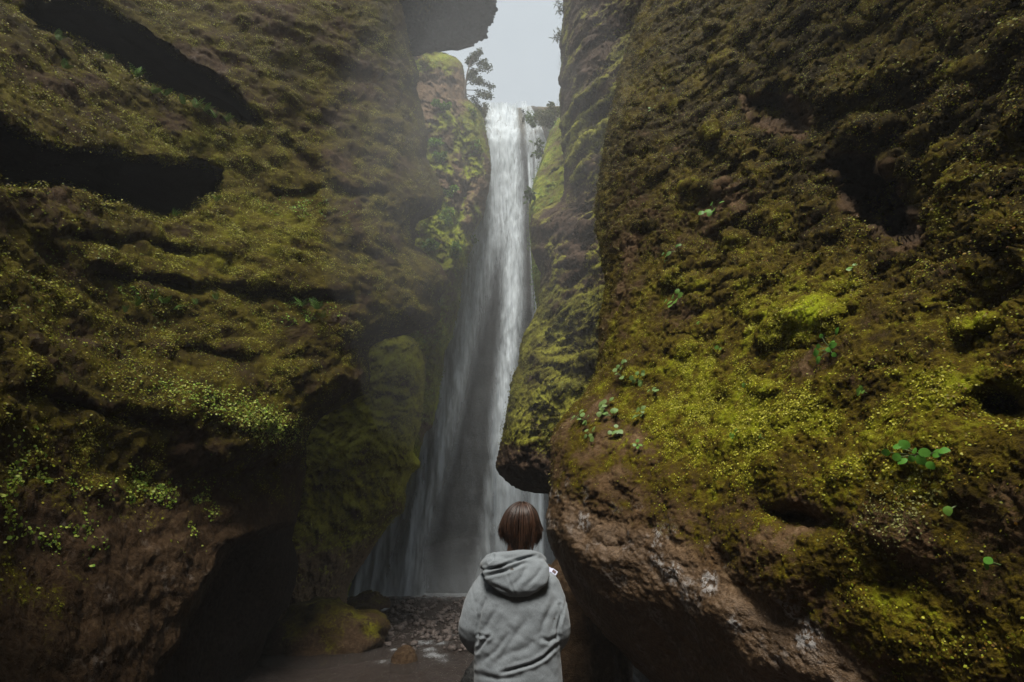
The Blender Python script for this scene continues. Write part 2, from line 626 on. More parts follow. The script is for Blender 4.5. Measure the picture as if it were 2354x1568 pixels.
L1_bulge = lambda U, V: -0.34 * blob(U, V, 560, 965, 260, 75, 14) + 0.25 * sstep(1020, 1090, V) * sstep(300, 500, U) * sstep(1250, 1100, V)
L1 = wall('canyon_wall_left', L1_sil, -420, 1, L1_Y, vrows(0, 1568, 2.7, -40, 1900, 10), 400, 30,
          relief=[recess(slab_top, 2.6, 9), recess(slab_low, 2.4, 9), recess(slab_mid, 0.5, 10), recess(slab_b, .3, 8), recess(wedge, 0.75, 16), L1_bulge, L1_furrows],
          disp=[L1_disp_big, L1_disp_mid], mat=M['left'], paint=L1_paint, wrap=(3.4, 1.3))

# ---- overhanging slab high up on the left
O_sil = [(-300, 1080), (-60, 1128), (0, 1140), (22, 1143), (38, 1134), (52, 1134), (60, 1121), (88, 1119), (92, 1101), (98, 1092), (106, 1090), (109, 1060),
         (113, 1052), (115, 1020), (118, 1000), (121, 985), (126, 960), (132, 900)]
O_Y = [(500, -300, 6.2), (500, 130, 7.2), (900, -300, 6.6), (900, 0, 7.5), (900, 130, 8.1), (1140, 0, 7.9), (1080, 110, 8.4), (1120, -300, 6.9)]


def rockdisp(a, s, seed, fine=0.03):
    def f(P, U, V, m):
        return a * m * fbm(P, s, 4, seed) + fine * fbm(P, s * 5, 4, seed + 9, 0.6, 'b')
    return f


def O_paint(P, N, U, V, e):
    return dict(moss=0.15 + 0.5 * fbm(P, 1.2, 4, 71), bright=0.3 + 0.3 * fbm(P, 3, 3, 72), wet=0.1 + 0 * U)


O1 = wall('overhanging_rock', O_sil, 760, 1, O_Y, vrows(0, 132, 2.2, -40, None, 8), 220, round_px=14, round_m=0.4, wrap=(1.6, 1.0),
          disp=[rockdisp(0.22, 0.8, 73, 0.0), rockdisp(0.07, 2.6, 74, 0.06)], mat=M['dark'], paint=O_paint, bottom_wrap=True)

# ---- second mossy wall on the left
L2_sil = [(745, 900), (766, 945), (772, 970), (790, 986), (815, 985), (857, 980), (924, 974), (982, 966), (1010, 955), (1040, 950), (1062, 966), (1074, 966), (1086, 949), (1109, 936),
          (1129, 932), (1143, 934), (1176, 929), (1188, 911), (1210, 892), (1223, 882), (1270, 852), (1320, 818), (1351, 800), (1385, 797), (1430, 790), (1500, 782)]
L2_Y = [(400, 740, 10.8), (400, 1500, 9.0), (700, 740, 12.3), (700, 1000, 11.0), (700, 1390, 9.8), (950, 760, 12.6), (980, 900, 12.2), (940, 1080, 11.6), (930, 1180, 11.6), (880, 1230, 11.6),
        (800, 1360, 11.3), (800, 1500, 10.9), (830, 900, 11.8), (830, 1100, 11.0), (760, 1300, 10.5)]


def hang_disp(a, s, seed, fine):
    """moss hanging down in vertical swags"""
    def f(P, U, V, m):
        q = P * np.array([1, 1, 0.45])
        return m * (a * fbm(P, s, 3, seed) + 0.5 * a * fbm(P, s * 3, 3, seed + 3, 0.5, 'b')) + fine * fbm(q, s * 9, 4, seed + 5, 0.6, 'b')
    return f


def L2_paint(P, N, U, V, e):
    med = fbm(P, 1.6, 4, 81)
    moss = 0.82 + 0.5 * med + 0.3 * N[..., 2] - 0.75 * sstep(1200, 1310, V + 50 * med)
    bright = 0.62 + 0.55 * med + 0.4 * N[..., 2] - 0.2 * sstep(1100, 1250, V)
    return dict(moss=moss, bright=bright, wet=0.2 + 0 * U)


L2 = wall('canyon_wall_left_middle', L2_sil, 380, 1, L2_Y, vrows(745, 1500, 2.8), 300, round_px=45, round_m=0.8, wrap=(1.5, 3.0),
          disp=[hang_disp(0.28, 0.7, 83, 0.06), rockdisp(0.06, 3.0, 87, 0.025)], mat=M['mid2'], paint=L2_paint, top_wrap=True)

# ---- sunlit earthy pillar on the left of the fall
L3_sil = [(119, 1000), (122, 1022), (130, 1044), (140, 1058), (150, 1064), (188, 1070), (226, 1074), (240, 1092), (255, 1104), (282, 1113), (319, 1121), (363, 1128), (397, 1129), (437, 1124),
          (498, 1111), (524, 1096), (541, 1082), (565, 1088), (588, 1077), (615, 1074), (652, 1060), (689, 1060), (736, 1047), (776, 1040), (807, 1023), (840, 1020), (877, 1013), (924, 1007),
          (982, 993), (992, 978), (1042, 963), (1070, 960), (1110, 930), (1200, 880), (1300, 820), (1400, 790)]
L3_Y = [(780, 110, 12.2), (780, 600, 13.0), (780, 900, 14.0), (780, 1400, 14.6), (960, 130, 12.6), (960, 400, 12.2), (960, 600, 12.0), (1050, 150, 13.2), (1060, 300, 12.9), (1110, 400, 13.2), (1090, 520, 13.0),
        (1050, 700, 12.8), (1015, 860, 12.9), (980, 1000, 13.0), (900, 1200, 13.4), (800, 1400, 13.8)]


def L3_paint(P, N, U, V, e):
    med = fbm(P, 1.3, 4, 91)
    moss = 0.30 + 0.65 * med + 0.35 * N[..., 2] + 0.5 * sstep(430, 560, V) + 0.6 * blob(U, V, 1000, 150, 60, 25) + 0.7 * blob(U, V, 1095, 270, 30, 45, 0) \
        + 0.5 * blob(U, V, 1010, 340, 40, 60) + 0.5 * blob(U, V, 1090, 350, 25, 50)
    moss -= 0.5 * blob(U, V, 1010, 200, 40, 40) + 0.4 * blob(U, V, 1110, 430, 20, 60)
    return dict(moss=moss, bright=0.45 + 0.5 * med + 0.35 * blob(U, V, 1040, 480, 60, 120), wet=0.25 + 0 * U)


L3 = wall('canyon_wall_left_far', L3_sil, 740, 1, L3_Y, vrows(119, 1000, 2.2, None, 1400, 5), 240, round_px=40, round_m=0.9, wrap=(1.6, 2.6),
          relief=[lambda U, V: 0.25 * np.exp(-(line_dist(U, V, [(1040, 190), (1062, 300), (1075, 420), (1050, 520)]) / 9) ** 2)],
          disp=[hang_disp(0.30, 0.7, 93, 0.05), rockdisp(0.09, 2.6, 97, 0.03)], mat=M['far'], paint=L3_paint, top_wrap=True)

# ---- near wall on the right
R1_sil = [(-300, 1560), (0, 1482), (60, 1456), (110, 1440), (180, 1420), (240, 1410), (320, 1391), (400, 1379), (470, 1368), (540, 1373), (600, 1386), (650, 1394), (700, 1386), (750, 1377),
          (830, 1375), (865, 1368), (900, 1345), (930, 1318), (960, 1292), (985, 1276), (1020, 1266), (1070, 1268), (1100, 1266), (1130, 1263), (1190, 1256), (1220, 1257), (1270, 1271),
          (1330, 1301), (1390, 1333), (1440, 1372), (1490, 1422), (1530, 1462), (1568, 1505), (1700, 1680), (1900, 1950)]
R1_Y = [(1500, -300, 6.2), (1450, 0, 5.6), (1390, 300, 5.0), (1380, 600, 4.6), (1360, 850, 4.3), (1270, 1050, 4.0), (1258, 1200, 3.95), (1320, 1370, 3.9), (1480, 1550, 3.6), (1900, 1900, 2.6),
        (1700, -300, 4.4), (1700, 200, 3.8), (1700, 600, 3.3), (1650, 900, 3.0), (1500, 1100, 3.2), (1600, 1300, 2.9), (1750, 1500, 2.6),
        (2050, -300, 3.0), (2050, 200, 2.6), (2000, 500, 2.6), (2050, 800, 2.05), (2050, 1100, 1.95), (2050, 1350, 2.0), (2100, 1600, 2.0),
        (2354, -300, 2.0), (2354, 300, 1.75), (2354, 800, 1.6), (2354, 1200, 1.5), (2354, 1568, 1.55), (2800, -300, 1.0), (2800, 700, .85), (2800, 1900, 0.95), (2354, 1900, 1.6)]
hollow_a = [(1880, 345), (1960, 330), (2030, 350), (2090, 395), (2130, 470), (2150, 560), (2080, 590), (2000, 560), (1930, 500), (1890, 430)]
hollow_b = [(1690, 215), (1790, 195), (1870, 215), (1890, 290), (1850, 340), (1760, 320), (1700, 285)]
bare_line = [(1240, 1120), (1330, 1150), (1450, 1190), (1560, 1230), (1680, 1290), (1780, 1370), (1880, 1440), (1960, 1500), (2080, 1640), (2300, 1900)]


def R1_under(U, V):
    lx = np.array(bare_line, float)
    return V - np.interp(U, lx[:, 0], lx[:, 1])          # >0 below the moss line


def R1_tuck(U, V):
    d = np.clip(R1_under(U, V), 0, 600)
    return -0.10 * sstep(0, 160, d) + 0.16 * (np.clip(d - 90, 0, 600) / 300.0) ** 1.5


_rc = np.random.default_rng(17)
CUSH = [(1728, 702, 44, 34, -.05), (1862, 722, 72, 46, -.07), (1800, 770, 60, 30, -.04), (1545, 640, 28, 24, -.05), (1700, 335, 44, 38, -.10), (1745, 500, 40, 24, -.06), (2320, 520, 60, 50, -.09), (1900, 200, 60, 40, -.10),
        (1990, 300, 70, 40, -.12), (1660, 130, 40, 28, -.08), (1545, 165, 36, 30, -.08), (2060, 150, 60, 45, -.1)] \
    + [(_rc.uniform(1450, 2330), _rc.uniform(20, 900), _rc.uniform(16, 46), _rc.uniform(12, 32), -_rc.uniform(.03, .09)) for _ in range(46)]


def R1_cushions(U, V):
    o = 0 * U
    for cu, cv, ru, rv, a in CUSH:
        rr = ((U - cu) / ru) ** 2 + ((V - cv) / rv) ** 2
        o = np.minimum(o, a * np.sqrt(np.clip(1 - rr, 0, 1)))
    return o


def R1_d1(P, U, V, m):
    up = sstep(900, 500, V) * sstep(1500, 1700, U)
    return m * (0.20 * fbm(P, 0.75, 3, 101) + (0.05 + 0.13 * up) * fbm(P * np.array([1, 1, 1.3]), 1.7, 3, 103, 0.5, 'b'))


def R1_d2(P, U, V, m):
    und = sstep(0, 60, R1_under(U, V))
    up = sstep(950, 450, V)
    q = P + 0.10 * np.stack([gnoise(P * 3.3, 1), gnoise(P * 3.3 + 5, 2), gnoise(P * 3.3 + 11, 3)], -1) + 0.04 * np.stack([gnoise(P * 11, 4), gnoise(P * 11 + 5, 5), gnoise(P * 11 + 11, 6)], -1)
    w = np.clip(1 - worley(q, 4.2, 104) * 1.2, 0, 1) * sstep(-.35, .3, fbm(P, 2.1, 2, 110))
    w2 = np.clip(1 - worley(q, 14.0, 108) * 1.2, 0, 1)
    return (1 - und) * ((0.03 + 0.05 * up) * m * w + (0.015 + 0.02 * up) * w2 * sstep(-.3, .3, fbm(P, 5, 2, 118)) + (0.022 + .020 * up) * fbm(P, 8.0, 5, 105, 0.68)) \
        + und * (0.022 * fbm(P, 2.2, 3, 106, 0.45, 'r') + 0.008 * fbm(P @ np.array([[1, 0, .5], [0, 1, 0], [-.6, 0, 1]]) * np.array([1, 1, 2.2]), 14.0, 4, 107, 0.6))


def R1_d3(P, U, V, m):
    return (0.010 + 0.012 * sstep(950, 450, V)) * (1 - .65 * sstep(0, 60, R1_under(U, V))) * fbm(P, 34.0, 3, 109, 0.65)


def R1_paint(P, N, U, V, e):
    big = fbm(P, 1.4, 4, 111); med = fbm(P, 5.0, 4, 112); fin = fbm(P, 16, 3, 113)
    und = R1_under(U, V)
    moss = 0.54 + 0.36 * big + 0.36 * med + 0.18 * N[..., 2] + 0.15 * fin + .3 * blob(U, V, 2250, 1250, 160, 260)
    moss += 0.6 * blob(U, V, 1830, 740, 110, 60, -20) + 0.35 * blob(U, V, 1800, 950, 300, 150) + 0.3 * blob(U, V, 2150, 900, 200, 250, 60) + 0.4 * blob(U, V, 2050, 1380, 200, 80, 40)
    moss += 0.28 * sstep(800, 500, V) + 0.3 * blob(U, V, 1700, 60, 300, 120) + 0.3 * blob(U, V, 2000, 200, 200, 130)
    moss -= 0.45 * blob(U, V, 1450, 1010, 70, 40) + 0.3 * blob(U, V, 1600, 480, 220, 120) + .35 * blob(U, V, 1850, 1190, 90, 50)
    und_n = und + 70 * big + 45 * med
    moss -= 0.95 * sstep(-30, 70, und_n) * (1 - 0.9 * blob(U, V, 2060, 1420, 150, 60, 42))
    moss += 0.55 * blob(U, V, 2050, 1400, 150, 60, 42) + 0.3 * sstep(0.25, 0.5, big) * blob(U, V, 1900, 1400, 250, 120)
    for pl in (hollow_a, hollow_b):
        moss -= 0.8 * sstep(-5, 30, poly_sdf(U, V, pl))
    bright = 0.30 + 0.25 * big + 0.35 * med + 0.25 * fin
    bright += 0.55 * blob(U, V, 1850, 735, 110, 55, -20) + 0.35 * blob(U, V, 1800, 950, 330, 140) + 0.35 * blob(U, V, 2060, 1400, 170, 70, 42) + 0.2 * blob(U, V, 2180, 950, 120, 200, 30)
    bright -= 0.15 * sstep(700, 400, V)
    for cu, cv, ru, rv, a in CUSH:
        moss += .5 * blob(U, V, cu, cv, ru, rv); bright += .16 * blob(U, V, cu, cv, ru, rv)
    wet = 0.25 + 0.75 * sstep(-40, 60, und_n)
    g = fbm(P, 6.0, 4, 114)
    ld = line_dist(U, V, [(1290, 1140), (1400, 1190), (1500, 1215), (1600, 1290), (1720, 1390), (1840, 1450)])
    grey = np.exp(-(ld / 60) ** 2) * sstep(-0.05, 0.35, g) * 1.2 * sstep(-80, 10, und) + 0.5 * sstep(0.2, .5, g) * sstep(0, 40, und)  # wet highlights painted as grey patches in the rock colour
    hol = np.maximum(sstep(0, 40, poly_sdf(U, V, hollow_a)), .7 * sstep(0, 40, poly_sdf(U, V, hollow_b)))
    return dict(moss=moss, bright=bright, wet=wet, grey=grey * (1 - hol), recess_shade=.8 * hol)  # shade of the hollows put into the colour


R1 = wall('canyon_wall_right', R1_sil, 2800, -1, R1_Y, vrows(0, 1568, 2.5, -60, 1900, 9), 440, 40, round_px=60, round_m=0.45, wrap=(1.6, 1.6),
          relief=[R1_tuck, recess(hollow_a, 0.85, 60, 45), recess(hollow_b, 0.55, 60, 40), R1_cushions,
                  lambda U, V: 0.30 * blob(U, V, 2310, 930, 60, 35) + .2 * blob(U, V, 1450, 180, 22, 60) + .18 * blob(U, V, 1840, 1190, 80, 22, 12)],
          disp=[R1_d1, R1_d2, R1_d3], mat=M['right'], paint=R1_paint, edge_keep=0.3)

# ---- hanging mossy wall on the right of the fall
R2_sil = [(-300, 1310), (0, 1296), (50, 1292), (75, 1290), (100, 1285), (130, 1290), (150, 1291), (176, 1285), (190, 1285), (200, 1291), (228, 1286), (250, 1288), (289, 1289), (336, 1292),
          (387, 1296), (437, 1297), (465, 1288), (484, 1240), (495, 1222), (521, 1217), (558, 1222), (578, 1220), (605, 1232), (629, 1244), (662, 1240), (706, 1232), (729, 1222), (773, 1202),
          (807, 1193), (840, 1192), (864, 1179), (898, 1171), (945, 1165), (992, 1155), (1032, 1146), (1062, 1140), (1075, 1139), (1092, 1150), (1109, 1171), (1120, 1192), (1127, 1212),
          (1132, 1240), (1135, 1270)]
R2_Y = [(1300, -300, 8.2), (1295, 0, 8.6), (1290, 250, 8.8), (1296, 430, 8.6), (1220, 540, 9.2), (1240, 640, 8.8), (1195, 800, 8.4), (1165, 950, 7.8), (1140, 1070, 7.6), (1240, 1130, 7.6),
        (1420, -300, 7.0), (1400, 200, 7.6), (1390, 600, 7.4), (1330, 800, 7.1), (1300, 1000, 6.7), (1300, 1130, 6.9), (1700, -300, 6.0), (1700, 600, 6.2), (1700, 1135, 6.4)]
R2_roots = [[(1300, 330), (1340, 270), (1400, 230), (1430, 200)], [(1310, 380), (1345, 320), (1390, 280)], [(1325, 420), (1350, 370), (1365, 320), (1400, 290)], [(1360, 350), (1375, 310), (1395, 300)],
            [(1295, 290), (1330, 230), (1400, 190)]]


def R2_paint(P, N, U, V, e):
    med = fbm(P, 1.8, 4, 121)
    moss = 0.48 + 0.55 * med + 0.45 * N[..., 2] + 0.3 * sstep(640, 720, V) - 0.9 * sstep(1010, 1070, V + 40 * med + 0.2 * (1250 - U))
    moss -= 0.5 * blob(U, V, 1330, 520, 90, 110) + 0.35 * blob(U, V, 1350, 90, 60, 120)
    d = np.min([line_dist(U, V, r) for r in R2_roots], axis=0)
    moss += 0.6 * np.exp(-(d / 8) ** 2)
    bright = 0.33 + 0.5 * med + 0.4 * N[..., 2] + 0.25 * np.exp(-(d / 7) ** 2) + 0.2 * blob(U, V, 1250, 950, 80, 60)
    return dict(moss=moss, bright=bright, wet=0.25 + 0 * U)


def R2_root_disp(P, U, V, m):
    d = np.min([line_dist(U + 6 * gnoise(np.stack([U / 30, V / 30, 0 * U], -1)), V, r) for r in R2_roots], axis=0)
    return 0.09 * np.exp(-(d / 7) ** 2)


def ledges(P, U, V, m):
    return m * 0.16 * fbm(P @ np.array([[1, 0, 0.5], [0, 1, 0.1], [0, 0, 2.2]]), 0.85, 3, 127)


R2 = wall('canyon_wall_right_middle', R2_sil, 1720, -1, R2_Y, vrows(0, 1135, 2.5, -50, None, 10), 300, round_px=55, round_m=1.0, wrap=(1.8, 2.6),
          disp=[hang_disp(0.24, 0.8, 123, 0.05), ledges, R2_root_disp, rockdisp(0.05, 3.2, 129, 0.022)], mat=M['mid'], paint=R2_paint, bottom_wrap=True)

# ---- green slope right of the fall
R3_sil = [(262, 1290), (285, 1276), (300, 1265), (340, 1252), (380, 1240), (420, 1226), (470, 1215), (520, 1216), (640, 1225), (760, 1240)]
R3_Y = [(1290, 262, 13.2), (1260, 300, 13.0), (1240, 380, 12.4), (1215, 480, 11.8), (1225, 760, 11.6), (1420, 262, 11.6), (1420, 760, 10.5)]


def R3_paint(P, N, U, V, e):
    med = fbm(P, 1.6, 4, 131)
    return dict(moss=0.75 + 0.5 * med, bright=0.55 + 0.5 * med - .25 * blob(U, V, 1270, 300, 12, 25), wet=0.2 + 0 * U)


R3 = wall('canyon_wall_right_far', R3_sil, 1440, -1, R3_Y, vrows(262, 760, 2.5), 120, round_px=35, round_m=0.8, wrap=(1.4, 2.6),
          disp=[hang_disp(0.25, 0.9, 133, 0.06)], mat=M['far'], paint=R3_paint, top_wrap=True)

# ---- dark wet rock behind the fall, with the lip of the upper stream
nb = 150
bu = np.linspace(560, 1560, 160)
bv = vrows(246, 1420, 5)
BU, BV = np.meshgrid(bu, bv)
BY = 16.6 - 1.0 * sstep(250, 700, BV) - 0.3 * sstep(700, 1300, BV) + 0.5 * blob(BU, BV, 1110, 1000, 90, 400)
BP = pos(BU, BV, BY)
lip = BP[0].copy()
back = []
for j in range(1, 8):
    q = lip.copy(); q[:, 1] += j * 2.0; q[:, 2] += 0.10 * j
    back.append(q)
BP = np.concatenate([np.stack(back[::-1]), BP])
BU = np.concatenate([np.repeat(BU[:1], 7, 0), BU]); BV = np.concatenate([np.repeat(BV[:1], 7, 0), BV])
BN = grid_normals(BP)
BN *= np.sign(-(BN[..., 1]).mean())
BP = BP + BN * (0.15 * fbm(BP, 0.5, 3, 141) + 0.04 * fbm(BP * np.array([1, 1, 0.4]), 2.6, 4, 143, 0.5, 'b'))[..., None]
bk = mesh_obj('canyon_wall_back', BP.reshape(-1, 3), grid_faces(*BP.shape[:2]), M['dark'],
              attrs=dict(moss=(-0.45 + 0.4 * fbm(BP, 1.0, 3, 145) + 1.1 * sstep(420, 260, BV)).ravel(), bright=(0.35 + 0 * BU).ravel(), wet=(0.6 + 0 * BU).ravel(), grey=(0 * BU).ravel()))
tag(bk, kind='structure')

# ---- the rock that closes the chamber behind the viewer
ang = np.linspace(math.radians(-184), math.radians(38), 160)
hh = np.linspace(0, 1, 70)
RA, RH = np.meshgrid(ang, hh)
hmax = 8.0 + 3.0 * np.abs(np.cos(RA)) ** 2.5 + 0.8 * np.sin(RA * 7)
RR = 1.0 - (0.10 + 0.38 * sstep(0.2, 0.9, -np.cos(RA))) * RH ** 2  # unseen left side made to lean in, shading the near left wall
RP = np.stack([4.4 * np.cos(RA) * RR * (1 - .25 * RH * np.abs(np.cos(RA))), 1.2 + 6.2 * np.sin(RA) * RR, -0.5 + RH * hmax], -1)
RN = grid_normals(RP); RN *= np.sign((RN * (np.array([0, 0, 2]) - RP)).sum(-1).mean())
RP = RP + RN * (0.35 * fbm(RP, .5, 4, 301) + 0.10 * fbm(RP, 2.2, 4, 303, .5, 'b'))[..., None]
rear = mesh_obj('canyon_wall_rear', RP.reshape(-1, 3), grid_faces(*RA.shape), M['left'],
                attrs=dict(moss=(.5 + .6 * fbm(RP, .8, 4, 305)).ravel(), bright=(.4 + 0 * RA).ravel(), wet=(.2 + 0 * RA).ravel(), grey=(0 * RA).ravel(), recess_shade=(0 * RA).ravel()))
tag(rear, kind='structure')

# ------------------------------------------------------------------ ground and stream
gx = np.concatenate([np.linspace(-30, -4.2, 40), np.linspace(-4, 3, 330), np.linspace(3.2, 30, 40)])
gy = np.concatenate([np.linspace(-30, 0.5, 40), np.linspace(0.7, 5.6, 90), np.linspace(5.63, 15.5, 400), np.linspace(15.8, 30, 24)])
GX, GY = np.meshgrid(gx, gy)
GP = np.stack([GX, GY, 0 * GX], -1)
guv = to_uv(np.where(GY[..., None] > 2, GP, np.array([0, 3.0, 0])))
bar = poly_sdf(guv[..., 0], guv[..., 1], [(885, 1400), (1000, 1385), (1120, 1382), (1200, 1400), (1120, 1470), (1010, 1480), (900, 1462), (870, 1430)]) * (1 + 0 * GX)
bank = 0.12 * sstep(-30, 30, bar) * (GY > 5.6)
GZ = -0.16 + bank + 0.07 * fbm(GP, 0.9, 4, 151) + 0.025 * np.clip(1 - worley(GP, 7.0, 153) * 1.3, 0, 1) + 0.02 * fbm(GP, 9, 3, 155)
GZ = GZ + 0.28 * np.exp(-(((GX - 0.25) / 1.1) ** 2 + ((GY - 2.5) / 0.9) ** 2) ** 2) + 0.10 * sstep(4.5, 1.0, GY)
GP[..., 2] = GZ
tg = NT('riverbed_gravel')
gv = tg.node('TexCoord').outputs['Object']
gn = tg.noise(gv, 30, 6, .65); gn2 = tg.noise(gv, 5, 4)
tg.set(Base_Color=tg.ramp(tg.math('ADD', tg.math('MULTIPLY', gn, .7), tg.math('MULTIPLY', gn2, .3)), [(0.3, (0.018, 0.013, 0.011)), (0.5, (0.055, 0.040, 0.033)), (0.72, (0.13, 0.10, 0.085))]),
       Roughness=0.55, Normal=tg.bump(gn, 0.8, 0.03))
ground = mesh_obj('ground', GP.reshape(-1, 3), grid_faces(*GX.shape), tg.m)
tag(ground, kind='structure')

# water surface
wx = np.concatenate([np.linspace(-7, -3.6, 20), np.linspace(-3.5, 2.6, 300), np.linspace(2.8, 7, 20)])
wy = np.concatenate([np.linspace(3.4, 5.9, 40), np.linspace(5.92, 15.4, 420)])
WX, WY = np.meshgrid(wx, wy)
WP = np.stack([WX, WY, 0 * WX], -1)
wuv = to_uv(WP)
fu, fv = wuv[..., 0], wuv[..., 1]
warp = fbm(WP * np.array([1, 0.7, 1]), 3.0, 4, 161)
foam = 0 * WX
for (cu, cv, ru, rv, ang, a) in [(985, 1500, 45, 16, 15, 1.0), (1000, 1480, 60, 8, 0, .9), (905, 1497, 20, 4, 5, 1.0), (880, 1522, 30, 6, 0, .7), (1025, 1520, 40, 10, 10, .7),
                                 (870, 1407, 35, 4, -14, 1.1), (905, 1396, 30, 7, -10, .7), (960, 1368, 170, 5, 0, 1.2), (830, 1362, 60, 6, 0, 1.2), (1040, 1462, 40, 6, 0, .5),
                                 (1330, 1400, 30, 25, 40, .35), (1350, 1390, 15, 10, 0, .5)]:
    foam = np.maximum(foam, a * blob(fu, fv, cu, cv, ru, rv, ang))
foam = np.clip(foam * (0.55 + 1.1 * warp), 0, .9)
foam = np.maximum(foam, 0.75 * sstep(13.9, 15.0, WY + 0.9 * warp))
WP[..., 2] = 0.0 + 0.022 * fbm(WP * np.array([1, .6, 1]), 2.2, 4, 163) + 0.03 * np.clip(foam, 0, 1) * (0.5 + np.abs(warp))
tw = NT('stream_water')
wv = tw.node('TexCoord').outputs['Object']
wn1 = tw.noise(wv, 9, 5, .6); wn2 = tw.noise(wv, 38, 6, .75)
ff = tw.ramp(tw.math('ADD', tw.attr('foam'), tw.math('MULTIPLY', tw.math('SUBTRACT', wn2, 0.5), 1.8)), [(0.30, (0, 0, 0)), (1.05, (1, 1, 1))])
glass = tw.b
tw.set(Base_Color=tw.mix(ff, (0.06, 0.047, 0.04), (0.50, 0.53, 0.55)), Roughness=tw.math('ADD', 0.12, tw.math('MULTIPLY', ff, 0.5)),
       Normal=tw.bump(tw.math('ADD', wn1, tw.math('MULTIPLY', wn2, .4)), 1.0, 0.10))
tr = tw.node('BsdfTransparent', Color=(0.55, 0.48, 0.42, 1))
mx = tw.node('MixShader', Fac=tw.math('MAXIMUM', 0.55, ff))
tw.t.links.new(tr.outputs[0], mx.inputs[1]); tw.t.links.new(tw.b.outputs[0], mx.inputs[2])
tw.t.links.new(mx.outputs[0], tw.out.inputs['Surface'])
stream = mesh_obj('stream', WP.reshape(-1, 3), grid_faces(*WX.shape), tw.m, attrs=dict(foam=foam.ravel()))
tag(stream, kind='structure')

# ------------------------------------------------------------------ waterfall
tf = NT('falling_water')
fo = tf.node('TexCoord').outputs['Object']
mp = tf.node('Mapping', Vector=fo); mp.inputs['Scale'].default_value = (1, 1, 0.07)
f1 = tf.noise(mp.outputs[0], 7, 7, .62, .4)
mp2 = tf.node('Mapping', Vector=fo); mp2.inputs['Scale'].default_value = (1, 1, 0.25)
f2 = tf.noise(mp2.outputs[0], 13, 6, .65, .8)
st = tf.math('ADD', tf.math('MULTIPLY', f1, 0.65), tf.math('MULTIPLY', f2, 0.35))
stc = tf.math('MULTIPLY', tf.math('SUBTRACT', st, 0.46), tf.math('MULTIPLY', tf.attr('streak'), 6.0))
den = tf.math('MULTIPLY', tf.attr('flow'), tf.math('ADD', 1.0, stc))
alpha = tf.math('MULTIPLY', tf.math('MINIMUM', tf.math('MAXIMUM', den, 0.0), 0.97), 1.0)
dif = tf.node('BsdfDiffuse', Color=(0.76, 0.83, 0.88, 1))
tl = tf.node('BsdfTranslucent', Color=(0.76, 0.83, 0.88, 1))
m1 = tf.node('MixShader', Fac=0.35)
tf.t.links.new(dif.outputs[0], m1.inputs[1]); tf.t.links.new(tl.outputs[0], m1.inputs[2])
m2 = tf.node('MixShader', Fac=alpha)
tt = tf.node('BsdfTransparent')
tf.t.links.new(tt.outputs[0], m2.inputs[1]); tf.t.links.new(m1.outputs[0], m2.inputs[2])
tf.t.links.new(m2.outputs[0], tf.out.inputs['Surface'])


def fall_sheet(vs, left, right, Yf, dens, streak, nu=160, seed=0, amp=0.12):
    lv = np.array(left, float); rv = np.array(right, float)
    u0 = np.interp(vs, lv[:, 0], lv[:, 1]); u1 = np.interp(vs, rv[:, 0], rv[:, 1])
    s = np.linspace(0, 1, nu)[None]
    U = u0[:, None] + (u1 - u0)[:, None] * s
    V = np.repeat(vs[:, None], nu, 1)
    P = pos(U, V, Yf(U, V))
    q = P * np.array([1, 0.3, 0.10]) + seed * 3.1
    P[..., 1] += amp * fbm(q, 2.0, 4, 171 + seed) + 0.4 * amp * fbm(P * np.array([1, 1, .25]), 5, 3, 175 + seed)
    d = dens(U, V, s + 0 * U, P)
    return P, d, streak(U, V)


def Yfall(U, V):
    return 15.9 - 0.75 * sstep(240, 330, V) - 0.35 * sstep(300, 1370, V)


def dens_main(U, V, s, P):
    def col(stops, w):
        a = np.array(stops, float)
        c = np.interp(V, a[:, 0], a[:, 1]); ww = np.interp(V, a[:, 0], a[:, 2]); h = np.interp(V, a[:, 0], a[:, 3])
        return h * np.exp(-((U - c) / ww) ** 2 * 1.2)
    d = col([(240, 1160, 55, 1.0), (420, 1160, 55, .95), (520, 1150, 45, .75), (600, 1110, 40, .6), (760, 1068, 34, .62), (900, 1045, 30, .58), (1100, 995, 36, .48), (1250, 950, 40, .45), (1370, 920, 60, .45)], 0)
    d = np.maximum(d, col([(240, 1165, 30, .9), (500, 1178, 28, .95), (700, 1178, 24, .9), (850, 1165, 24, .75), (1000, 1150, 26, .6), (1150, 1155, 30, .42), (1370, 1160, 50, .38)], 0))
    d = np.maximum(d, col([(240, 1120, 20, .5), (520, 1110, 35, .6), (700, 1060, 40, .5), (1000, 985, 40, .38), (1370, 830, 60, .35)], 0))
    d = np.maximum(d, 0.05 + 0.05 * gnoise(np.stack([U / 60, V / 300, 0 * U], -1), 5))
    d = np.maximum(d, col([(1040, 1120, 1, 0), (1060, 1135, 16, .35), (1200, 1120, 20, .3), (1370, 1110, 30, .3)], 0))
    stripe = np.array([(235, 1192, 6), (300, 1200, 8), (420, 1212, 10), (520, 1212, 8), (700, 1216, 5), (900, 1216, 3)], float)
    c = np.interp(V, stripe[:, 0], stripe[:, 1]); ww = np.interp(V, stripe[:, 0], stripe[:, 2])
    d = d * (1 - 0.85 * np.exp(-((U - c) / ww) ** 2) * sstep(900, 600, V))
    d = d * sstep(0, .06, s) * sstep(1, .94, s) 
    d = d + 0.14 * sstep(1250, 1372, V) * sstep(0, .1, s) * sstep(1, .9, s)
    return d


